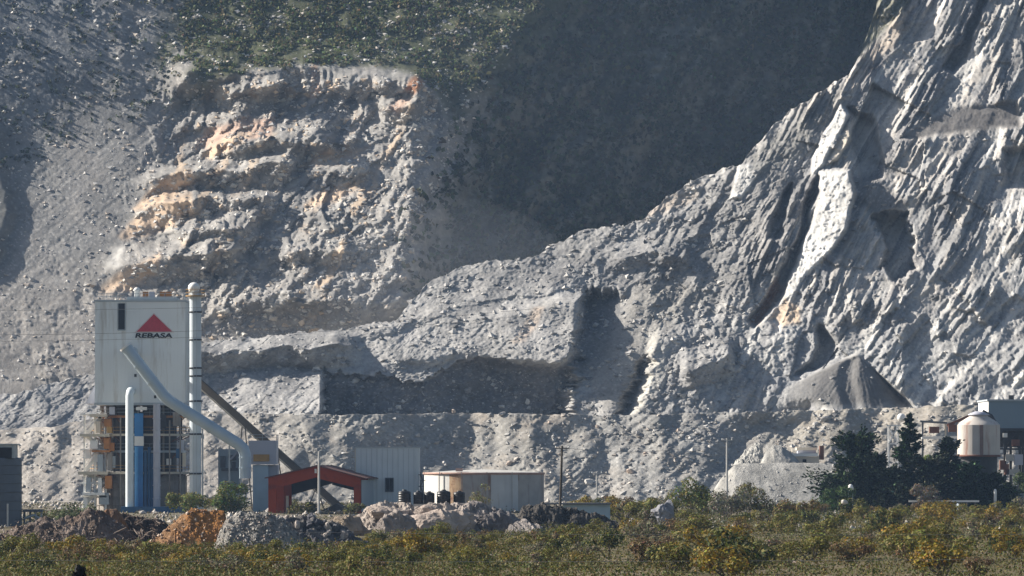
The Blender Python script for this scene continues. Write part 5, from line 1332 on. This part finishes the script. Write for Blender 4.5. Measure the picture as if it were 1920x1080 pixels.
# ---- loose stones and hill scrub: far too many to count
def scatter_pts(G, n, dens, rng):
    U, V, F = G; w = dens(U, V); w = w * np.gradient(U, axis=1) * np.abs(np.gradient(V, axis=0)); w = np.clip(w, 0, None).ravel(); w = w.astype(np.float64)
    idx = rng.choice(len(w), n, p=w / w.sum()); u, v, f = U.ravel()[idx], V.ravel()[idx], F.ravel()[idx]
    return np.stack([(u - CX) / FPX * f, f, CAM_Z + (HY - v) / FPX * f], 1), u, v
def stones(name, label, G, n, dens, smin, smax, cols, seed, pw=3.0):
    rng = np.random.RandomState(seed); P, u, v = scatter_pts(G, n, dens, rng)
    s = (smin + (smax - smin) * rng.rand(n) ** pw)[:, None, None]
    B = OCT[None] * (0.6 + 0.7 * rng.rand(n, 6, 1)) + rng.normal(size=(n, 6, 3)) * .18
    a = rng.rand(n) * 6.283; ca, sa = np.cos(a)[:, None], np.sin(a)[:, None]
    B = np.stack([B[..., 0] * ca - B[..., 2] * sa, B[..., 1], B[..., 0] * sa + B[..., 2] * ca], -1) * s * np.array([1.2, 1, .85])
    co = (P[:, None] + B).reshape(-1, 3); f = (OCTF[None] + 6 * np.arange(n)[:, None, None]).reshape(-1, 3)
    t = np.repeat(np.array(cols)[rng.randint(len(cols), size=n)] * (.75 + .5 * rng.rand(n, 1)), 6, 0)
    o = link(name, mesh_np(name, co, f, STONE, t)); return tag(o, label, 'rubble', kind='stuff')
stones('bank_rubble', 'loose grey and pale stones strewn over the spoil bank', GB, 4600, lambda U, V: (1.0 + 1.2 * sstep(950, 1150, U)) * (U > -40) * (U < 1960) * (.25 + np.clip(fbm(U / 50, V / 40, 3, 401) + .3, 0, 1)), .12, .7, [(.5, .48, .45), (.36, .35, .33), (.28, .27, .26), (.40, .36, .32)], 21)
stones('mountain_rubble', 'loose stones strewn over the far mountain side', GM, 6500, lambda U, V: (.35 + .65 * sstep(150, 420, U)) * (U > -40) * (U < 900 - .5 * (V - 200)) * (V > -20) * (V < 720) * (.15 + np.clip(fbm(U / 45, V / 45, 3, 402) + .25, 0, 1)), .16, .8, [(.56, .54, .51), (.48, .465, .44), (.3, .29, .285), (.5, .44, .38)], 22, 3.0)
stones('bench_rubble', 'pale broken stone lying on the mountain quarry ledges', GM, 2300, lambda U, V: sstep(250, 380, U + .4 * (V - 300)) * (U > 150) * (U < 840 - .25 * (V - 200)) * (V > 150) * (V < 640) * (.2 + np.clip(fbm(U / 40, V / 30, 3, 404) + .3, 0, 1)), .18, 1.1, [(.58, .55, .5), (.5, .46, .41), (.56, .45, .34), (.42, .41, .4)], 24, 2.6)
stones('quarry_rubble', 'loose stones strewn over the quarried hill', GQ, 3200, lambda U, V: (U > 380) * (U < 1960) * (V > 0) * (V < 775) * (.15 + np.clip(fbm(U / 45, V / 45, 3, 403) + .2, 0, 1)) * (1.2 - 1.1 * sstep(1350, 1450, U)), .14, .9, [(.52, .5, .47), (.36, .35, .34), (.22, .22, .22)], 23, 3.5)

def scrub_cover(name, label, G, n, dens, size, cols, seed, k=7):
    rng = np.random.RandomState(seed); P, u, v = scatter_pts(G, n, dens, rng); R = size * (.45 + .9 * rng.rand(n, 1) ** 1.5)
    Q = (P[:, None] + rng.normal(size=(n, k, 3)) * R[:, None] * np.array([.5, .5, .4]) + np.array([0, -.1, .3]) * R[:, None]).reshape(-1, 3)
    c = np.repeat(np.array(cols)[rng.randint(len(cols), size=n)] * (.7 + .6 * rng.rand(n, 1)), k, 0)
    co, f, t = leaves(Q, size * .95, c, .3, .8, rng=rng)
    o = link(name, mesh_np(name, co, f, LEAF, t)); return tag(o, label, 'scrub', kind='stuff')
def d_green(U, V):
    w = 22 * fbm(U / 40, V / 40, 3, 71); a = np.interp(U, [280, 310, 380, 470, 600, 700, 780, 830, 900, 1000, 1130], [20, 150, 150, 130, 122, 122, 142, 190, 150, 30, -100]) + w * .5
    return (V < a) * (V > -60) * (U > 285 + w) * (.05 + sstep(285, 440, U + .7 * w)) * (U < 1100) * np.clip(fbm(U / 40, V / 26, 3, 411) * 1.6 + .35, 0.02, 1)
scrub_cover('hill_scrub', 'green scrub covering the mountain top above the quarry', GM, 5200, d_green, .85, [(.11, .135, .05), (.15, .15, .065), (.085, .11, .05), (.17, .155, .09)], 31)
def d_flank(U, V):
    r = np.interp(V, [-60, 0, 200, 420, 600], [1050, 1010, 860, 770, 715]); return (.04 + sstep(r - 30, r + 90, U)) * (U > r - 30) * (U < 1760) * (V > -60) * (V < 560) * (.25 + np.clip(fbm(U / 60, V / 50, 3, 412) + .4, 0, 1))
scrub_cover('flank_scrub', 'dark scrub on the shaded mountain flank', GM, 7000, d_flank, 1.5, [(.06, .075, .035), (.07, .078, .04), (.085, .085, .05), (.045, .056, .032)], 32)
scrub_cover('slope_scrub', 'dark small bushes dotted over the stony slope at the top left', GM, 420, lambda U, V: (U < 330) * (U > -30) * (V > -40) * (V < 330 - .4 * U) * (.1 + np.clip(fbm(U / 40, V / 40, 3, 413) + .1, 0, 1)), .9, [(.05, .06, .045), (.07, .08, .05)], 33)

# ---- conifers by the houses
def conifer(label, px, pt, Y, wpx, seed, col, lean=0.0, broad=0.0, dens=1.0, group=None, name='pine_tree'):
    rng = np.random.RandomState(seed); b = at(px, 960, Y); H = at(px, pt, Y).z; R = wpx / 2 / FPX * Y
    root = thing(name, label, 'tree', (b.x, Y, 0), group)
    st = []; P = []; D = []; nbr = int(95 * dens)
    top = np.array([lean * H, 0, H])
    tr = [(0, 0, -.2), (lean * H * .2 + .1, 0, H * .35), (lean * H * .6, .1, H * .7), tuple(top)]
    for i in range(nbr):
        t = 0.06 + 0.94 * (i + rng.rand()) / nbr
        prof = (1 - t) ** (1.0 - .6 * broad) * (1 + .3 * broad * math.sin(t * 9)) + .03
        L = R * prof * (0.5 + 0.75 * rng.rand()); a = rng.rand() * 6.283
        o = np.array([lean * H * t * t, 0, H * t * .97]); d = np.array([math.cos(a), math.sin(a), 0.28 + .5 * t + .2 * rng.normal()])
        e = o + d * L
        st.append(([tuple(o), tuple(o + d * L * .5 - np.array([0, 0, .04 * L])), tuple(e)], .07 * (1.2 - t), .02))
        n = int((20 + 21 * L))
        s = np.sqrt(rng.rand(n, 1)); q = o + d * L * s + rng.normal(size=(n, 3)) * np.array([.34, .34, .24]) * (0.18 + .28 * L)
        P.append(q); D.append(np.repeat((d + np.array([0, 0, -.25]))[None], n, 0))
    P = np.concatenate(P); D = np.concatenate(D); c = np.array([col] * len(P)); k = rng.rand(len(P)) < .25; c[k] = np.array(col) * 2.8 + .012  # some needles paler: sunlit flecks put into the colour
    co, f, t = leaves(P, .62, c, .45, .42, rng=rng, dirs=D)
    link('crown', mesh_np('conifer_crown', co, f, NEEDLE, t), root)
    q = MB(); q.tube(tr, [.32, .24, .14, .03], 8); me = bpy.data.meshes.new('conifer_trunk'); me.from_pydata(q.v, [], q.f); me.materials.append(BARK); link('trunk', me, root)
    q = stems(st); me = bpy.data.meshes.new('conifer_boughs'); me.from_pydata(q.v, [], q.f); me.materials.append(BARK); o = link('boughs', me, root); o['kind'] = 'stuff'
    return root
G1 = (.016, .029, .011)
conifer('tallest dark pine, pointed top, in front of the white steel tower', 1704, 770, 905, 100, 1, G1, .01, .2, 1.5)
conifer('broad dark conifer left of the tallest pine, leaning boughs', 1598, 818, 902, 124, 2, (.022, .034, .015), .05, .9, 1.5)
conifer('dark conifer between the broad left one and the tallest pine', 1644, 852, 898, 84, 3, (.018, .026, .015), -.02, .8, 1.1)
conifer('dark conifer right of the tallest pine, in front of the pale silo', 1777, 818, 900, 92, 4, (.014, .021, .012), 0, .6, 1.4)
conifer('low dark conifer below the foot of the pale silo', 1818, 870, 896, 66, 5, (.02, .036, .018), .04, .9, 1.1)
conifer('wide low dark conifer in front of the blue grey office', 1862, 896, 899, 84, 6, (.022, .034, .014), 0, .9, 1.0)
conifer('short dark conifer hiding the foot of the tallest pine', 1738, 868, 893, 100, 7, (.02, .025, .016), 0, .9, 1.2)
conifer('short dark conifer in front of the long low house', 1672, 880, 894, 80, 8, (.02, .027, .018), 0, .9, .9)

# ---- broad-leaved shrub trees, each its own
def shrub_tree(label, px, pt, pb, Y, wpx, seed, col, col2=None, n=1500, leaf=.36, name='shrub_tree', sparse=0):
    H = at(0, pt, Y).z; w = wpx / FPX * Y; zb = min(at(0, pb, Y).z, 0)
    ms = shrub_meshes(name, col, seed, H * 1.12, w * 1.1, int(n * 1.6), leaf, sparse, col2)
    return plant(name, label, 'tree' if name == 'shrub_tree' else 'bush', (at(px, 0, Y).x, Y, 0), ms)
OL = (.145, .135, .026); GRN = (.08, .12, .024); GRY = (.13, .125, .07); YEL = (.22, .15, .013); BRN = (.15, .10, .04)
shrub_tree('olive green tree at the foot of the chimney stack', 352, 912, 962, 860, 74, 101, OL, GRN)
shrub_tree('green tree in front of the filter house, left of the red shed', 436, 903, 962, 856, 92, 102, GRN, OL, 1900)
shrub_tree('pale green bush at the left of the kiln, behind the brown debris', 132, 945, 985, 700, 100, 103, (.09, .11, .045), None, 1100)
shrub_tree('small bush inside the left of the red shed', 573, 938, 965, 880, 60, 104, (.12, .12, .045), OL, 700)
shrub_tree('small bush by the right post of the red shed', 668, 942, 966, 866, 42, 105, (.12, .12, .05), OL, 500)
shrub_tree('olive shrub tree right of centre with light showing through', 1300, 888, 945, 800, 104, 106, OL, GRN, 1900)
shrub_tree('grey green shrub tree in front of the pale gravel stockpile', 1406, 890, 945, 790, 96, 107, GRY, OL, 1700)
shrub_tree('silvery grey shrub at the foot of the grey utility pole', 1362, 912, 950, 780, 90, 108, (.16, .155, .12), GRY, 900)
shrub_tree('yellow green bush at the left end of the thick scrub', 1205, 932, 975, 780, 80, 109, (.13, .125, .03), OL, 1200)
shrub_tree('grey leafless looking bush left of the yellow green one', 1166, 938, 975, 790, 50, 110, GRY, BRN, 500, sparse=1)
shrub_tree('bright green bush below the long low house', 1566, 902, 945, 870, 72, 111, (.04, .072, .018), None, 1200)
shrub_tree('bright yellow green treetop beside the rusty conveyor bridge', 1748, 828, 945, 925, 46, 112, (.16, .21, .02), None, 1400)
shrub_tree('green bush at the right edge below the blue grey house', 1905, 880, 945, 908, 84, 113, (.055, .08, .025), None, 1300)
shrub_tree('dry grey brown shrub under the tallest pine', 1738, 896, 945, 880, 66, 114, (.13, .125, .11), BRN, 900, sparse=1)
shrub_tree('thin pale green tree in front of the wide tank', 900, 884, 945, 640, 64, 115, (.17, .16, .075), None, 420, .2, sparse=1)
shrub_tree('thorny brown bush at the foot of the pale gravel stockpile', 1500, 926, 985, 720, 92, 116, BRN, OL, 1300)

# ---- dark plant close to the camera at the lower left
ms = shrub_meshes('near_dark_plant', (.006, .007, .006), 131, 4.6, 1.15, 260, .26)
plant('near_dark_bush', 'near black leafy plant top at the bottom, left of the orange dirt', 'bush', (at(147, 0, 190).x, 190, 0), ms, sc=(1, 1, 1.55))
plant('near_dark_bush', 'near black rounded plant top at the bottom edge by the corner', 'bush', (at(72, 0, 175).x, 175, 0), ms, rz=2.0, sc=(1, 1, 1.42))

# ---- the scrub
WHERE = [(-90, 110, 'below the dark silo'), (110, 250, 'below the kiln stairs'), (250, 400, 'in front of the orange dirt heap'), (400, 520, 'in front of the grey gravel heap'), (520, 680, 'below the red shed'), (680, 790, 'below the grey block'),
         (790, 900, 'below the largest boulder'), (900, 1010, 'below the wide tank'), (1010, 1110, 'below the dark utility pole'), (1110, 1230, 'below the low grey shed'), (1230, 1340, 'below the olive shrub tree'), (1340, 1440, 'below the pale gravel stockpile'),
         (1440, 1545, 'below the cream building'), (1545, 1640, 'below the broad dark conifer'), (1640, 1735, 'below the tallest pine'), (1735, 1800, 'below the white barrier'), (1800, 1880, 'below the pale silo'), (1880, 2100, 'below the blue grey office')]
def bush_label(colour, px, Y, s):
    w = next(t for a, b, t in WHERE if px < b)
    d = 'at the very bottom' if Y < 410 else 'in the front rows' if Y < 470 else 'in the middle rows' if Y < 600 else 'in the back rows'
    z = 'small' if s < .75 else 'large' if s > 1.2 else 'medium'
    return f'{z} {colour} scrub bush {w}, {d}'
def scrub():
    kinds = [('yellow_bush', YEL, (.14, .12, .03), 'ochre yellow'), ('olive_bush', OL, (.14, .12, .03), 'olive green'), ('dark_green_bush', (.042, .055, .016), OL, 'dark green'),
             ('brown_bush', BRN, (.10, .08, .045), 'dry brown'), ('grey_bush', GRY, (.17, .14, .09), 'grey green')]
    variants = {}
    for i, (k, c, c2, l) in enumerate(kinds):
        variants[k] = [shrub_meshes(k, c, 200 + i * 10 + j, 2.3, 3.1, 1000, .18, int(k in ('brown_bush', 'grey_bush')), c2) for j in range(3)]
    protos = {}; rng = np.random.RandomState(77); spots = []
    def far(px): return np.interp(px, [-60, 250, 450, 560, 650, 760, 1000, 1080, 1160, 1250, 1500, 1980], [478, 474, 470, 480, 520, 560, 566, 600, 730, 800, 830, 850])
    tries = 0
    while len(spots) < 250 and tries < 20000:
        tries += 1; px = -60 + 2040 * rng.rand(); t = rng.rand(); Y = 372 + (far(px) - 372) * t ** (1.15 if px > 1100 else 1.0)
        x = (px - CX) / FPX * Y
        if all((x - a) ** 2 + ((Y - b) * .35) ** 2 > 3.2 for a, b, _ in spots): spots.append((x, Y, px))
    for x, Y, px in spots:
        wts = np.array([.22, .33, .25, .10, .1]) if px > 1000 else np.array([.2, .36, .22, .13, .09])
        i = rng.choice(5, p=wts); k, c, c2, l = kinds[i]; j = rng.randint(3); s = (.6 + .75 * rng.rand() ** 1.3) * (1.3 if px > 1120 else .85)
        if px < 1000: s = min(s, 1.0)
        sc = (s * (1 + .25 * rng.rand()), s, s * (.75 + .35 * rng.rand()))
        l = bush_label(l, px, Y, s)
        if (k, j) not in protos: protos[k, j] = plant(k, l, 'bush', (x, Y, 0), variants[k][j], rz=rng.rand() * 6, sc=sc, group='bushes of the scrub')
        else: copy_thing(protos[k, j], (x, Y, 0), rng.rand() * 6, sc, l, 'bushes of the scrub')
    for px, pb, Y, k, j, s, l in ((785, 1052, 447, 'yellow_bush', 0, 1.3, 'bright ochre yellow bush standing in front of the boulders'), (1075, 1035, 500, 'olive_bush', 1, 1.25, 'big yellowish olive bush below the dark utility pole'),
                                  (720, 1022, 520, 'dark_green_bush', 0, .9, 'dark green bush low in front of the smooth pink grey boulder'), (1880, 985, 690, 'yellow_bush', 1, 1.5, 'large ochre bush at the right edge of the scrub'),
                                  (1765, 992, 660, 'yellow_bush', 2, 1.35, 'large ochre bush below the long low white barrier')):
        copy_thing(protos[k, j], at(px, 0, Y) * 1.0 - Vector((0, 0, at(px, 0, Y).z)), 1.0 + px, s, l, 'bushes of the scrub')
    rng = np.random.RandomState(79)
    for px in list(np.linspace(1085, 1345, 15)) + [20, 60, 95, 165, 384, 400, 478, 505, 545, 640, 700] + list(np.linspace(1420, 1960, 17)):
        Y = (800 + 130 * rng.rand()) if px < 1400 else 800 + 60 * rng.rand(); px = px + 8 * rng.randn(); i = rng.choice(5, p=[.15, .3, .25, .1, .2]); k, c, c2, l = kinds[i]; s = .9 + .8 * rng.rand()
        if px < 720: s *= .75; Y = 905 + 60 * rng.rand() if px > 380 else 720
        copy_thing(protos[next(q for q in protos if q[0] == k)], ((px - CX) / FPX * Y, Y, 0), rng.rand() * 6, (s * 1.2, s, s), bush_label(l, px, Y, s).replace('in the back rows', 'behind the scrub'), 'bushes of the scrub')
    # low growth between them
    n = 170000; rng = np.random.RandomState(78); px = -80 + 2080 * rng.rand(n); Y = 340 + (np.interp(px, [-60, 450, 560, 1000, 1160, 1980], [520, 500, 520, 600, 800, 890]) - 340) * rng.rand(n)
    x = (px - CX) / FPX * Y; dn = fbm(x / 5, Y / 9, 3, 431); keep = dn > -.35; x, Y, dn = x[keep], Y[keep], dn[keep]; n = len(x)
    P = np.stack([x, Y, .05 + .75 * rng.rand(n) ** 1.6 * (1 + dn)], 1); cs = np.array([(.08, .085, .017), (.10, .08, .022), (.05, .066, .014), (.13, .108, .045), (.11, .10, .018)])
    ci = np.clip(((fbm(x / 7, Y / 12, 3, 432) + .5) * 5 + rng.normal(size=n) * .9).astype(int), 0, 4)
    co, f, t = leaves(P, .22, cs[ci], .4, .5, rng=rng); o = link('undergrowth', mesh_np('undergrowth', co, f, LEAF, t)); tag(o, 'low olive and brown growth between the bushes', 'undergrowth', kind='stuff')
scrub()
def yard_weeds():
    rng = np.random.RandomState(91); m = 26000; px = -80 + 2080 * rng.rand(m); Y = 640 + 460 * rng.rand(m) ** .8; x = (px - CX) / FPX * Y
    d = fbm(x / 6, Y / 14, 3, 441); k = d > -.05; x, Y, d = x[k], Y[k], d[k]; m = len(x)
    P = np.stack([x, Y, .05 + .7 * rng.rand(m) ** 1.5 * (.4 + d)], 1); cs = np.array([(.08, .075, .025), (.12, .09, .04), (.06, .07, .022), (.15, .12, .07)])
    co, f, t = leaves(P, .34, cs[rng.randint(4, size=m)], .4, .5, rng=rng); o = link('yard_weeds', mesh_np('yard_weeds', co, f, LEAF, t)); tag(o, 'dry weeds growing over the plant yard', 'weeds', kind='stuff')
    m = 2600; px = -80 + 2080 * rng.rand(m); Y = 640 + 500 * rng.rand(m); P = np.stack([(px - CX) / FPX * Y, Y, np.full(m, .1)], 1)
    B = (OCT[None] * (0.6 + 0.7 * rng.rand(m, 6, 1)) + rng.normal(size=(m, 6, 3)) * .18) * (.12 + .5 * rng.rand(m, 1, 1) ** 3)
    o = link('yard_stones', mesh_np('yard_stones', (P[:, None] + B).reshape(-1, 3), (OCTF[None] + 6 * np.arange(m)[:, None, None]).reshape(-1, 3), STONE, np.repeat(np.array([(.4, .37, .33), (.28, .26, .24), (.5, .46, .42)])[rng.randint(3, size=m)], 6, 0)))
    tag(o, 'loose stones lying about the plant yard', 'rubble', kind='stuff')
yard_weeds()

# ------------------------------------------------------------------ the hazy air
def haze_box(name, lo, hi, dens, col, aniso=0.2):
    bm = bmesh.new(); bmesh.ops.create_cube(bm, size=1.0)
    c = [(a + b) / 2 for a, b in zip(lo, hi)]; d = [b - a for a, b in zip(lo, hi)]
    for v in bm.verts: v.co = Vector((c[0] + v.co.x * d[0], c[1] + v.co.y * d[1], c[2] + v.co.z * d[2]))
    me = bpy.data.meshes.new(name); bm.to_mesh(me); bm.free()
    m = bpy.data.materials.new(name + '_air'); m.use_nodes = True
    N = m.node_tree.nodes; L = m.node_tree.links; N.clear()
    out = N.new('ShaderNodeOutputMaterial'); pv = N.new('ShaderNodeVolumePrincipled')
    pv.inputs['Color'].default_value = (*col, 1); pv.inputs['Density'].default_value = dens; pv.inputs['Anisotropy'].default_value = aniso
    L.new(pv.outputs[0], out.inputs['Volume'])
    me.materials.append(m)
    o = bpy.data.objects.new(name, me); COL.objects.link(o)
    return tag(o, kind='stuff')
haze_box('haze', (-720, -70, -3), (720, 2620, 192), 0.000045, (0.42, 0.64, 1.0))

def dust_haze(label, px, py, y, rx, ry, rz, dens, col):
    """dust from the workings, and haze added over the valley: a rounded body of thin air"""
    bm = bmesh.new(); bmesh.ops.create_icosphere(bm, subdivisions=4, radius=1.0); c = at(px, py, y)
    for v in bm.verts: v.co = Vector((v.co.x * rx, v.co.y * ry, v.co.z * rz))
    me = bpy.data.meshes.new('dust_haze'); bm.to_mesh(me); bm.free(); me.polygons.foreach_set('use_smooth', [True] * len(me.polygons))
    m = bpy.data.materials.new('dusty_air'); m.use_nodes = True; N = m.node_tree.nodes; N.clear()
    out = N.new('ShaderNodeOutputMaterial'); pv = N.new('ShaderNodeVolumePrincipled'); pv.inputs['Color'].default_value = (*col, 1); pv.inputs['Density'].default_value = dens
    m.node_tree.links.new(pv.outputs[0], out.inputs['Volume']); me.materials.append(m)
    o = bpy.data.objects.new('dust_haze', me); COL.objects.link(o); o.location = c
    tag(o, label, 'dust', kind='stuff')
dust_haze('pale dust hanging low in the valley behind the quarry', 850, 560, 1372, 34, 40, 26, 0.0011, (.70, .78, .92))
dust_haze('thin bluish haze added over the shaded valley', 1180, 330, 1440, 95, 60, 60, 0.0002, (.56, .70, .95))  # distance haze, added as a second thin body of air
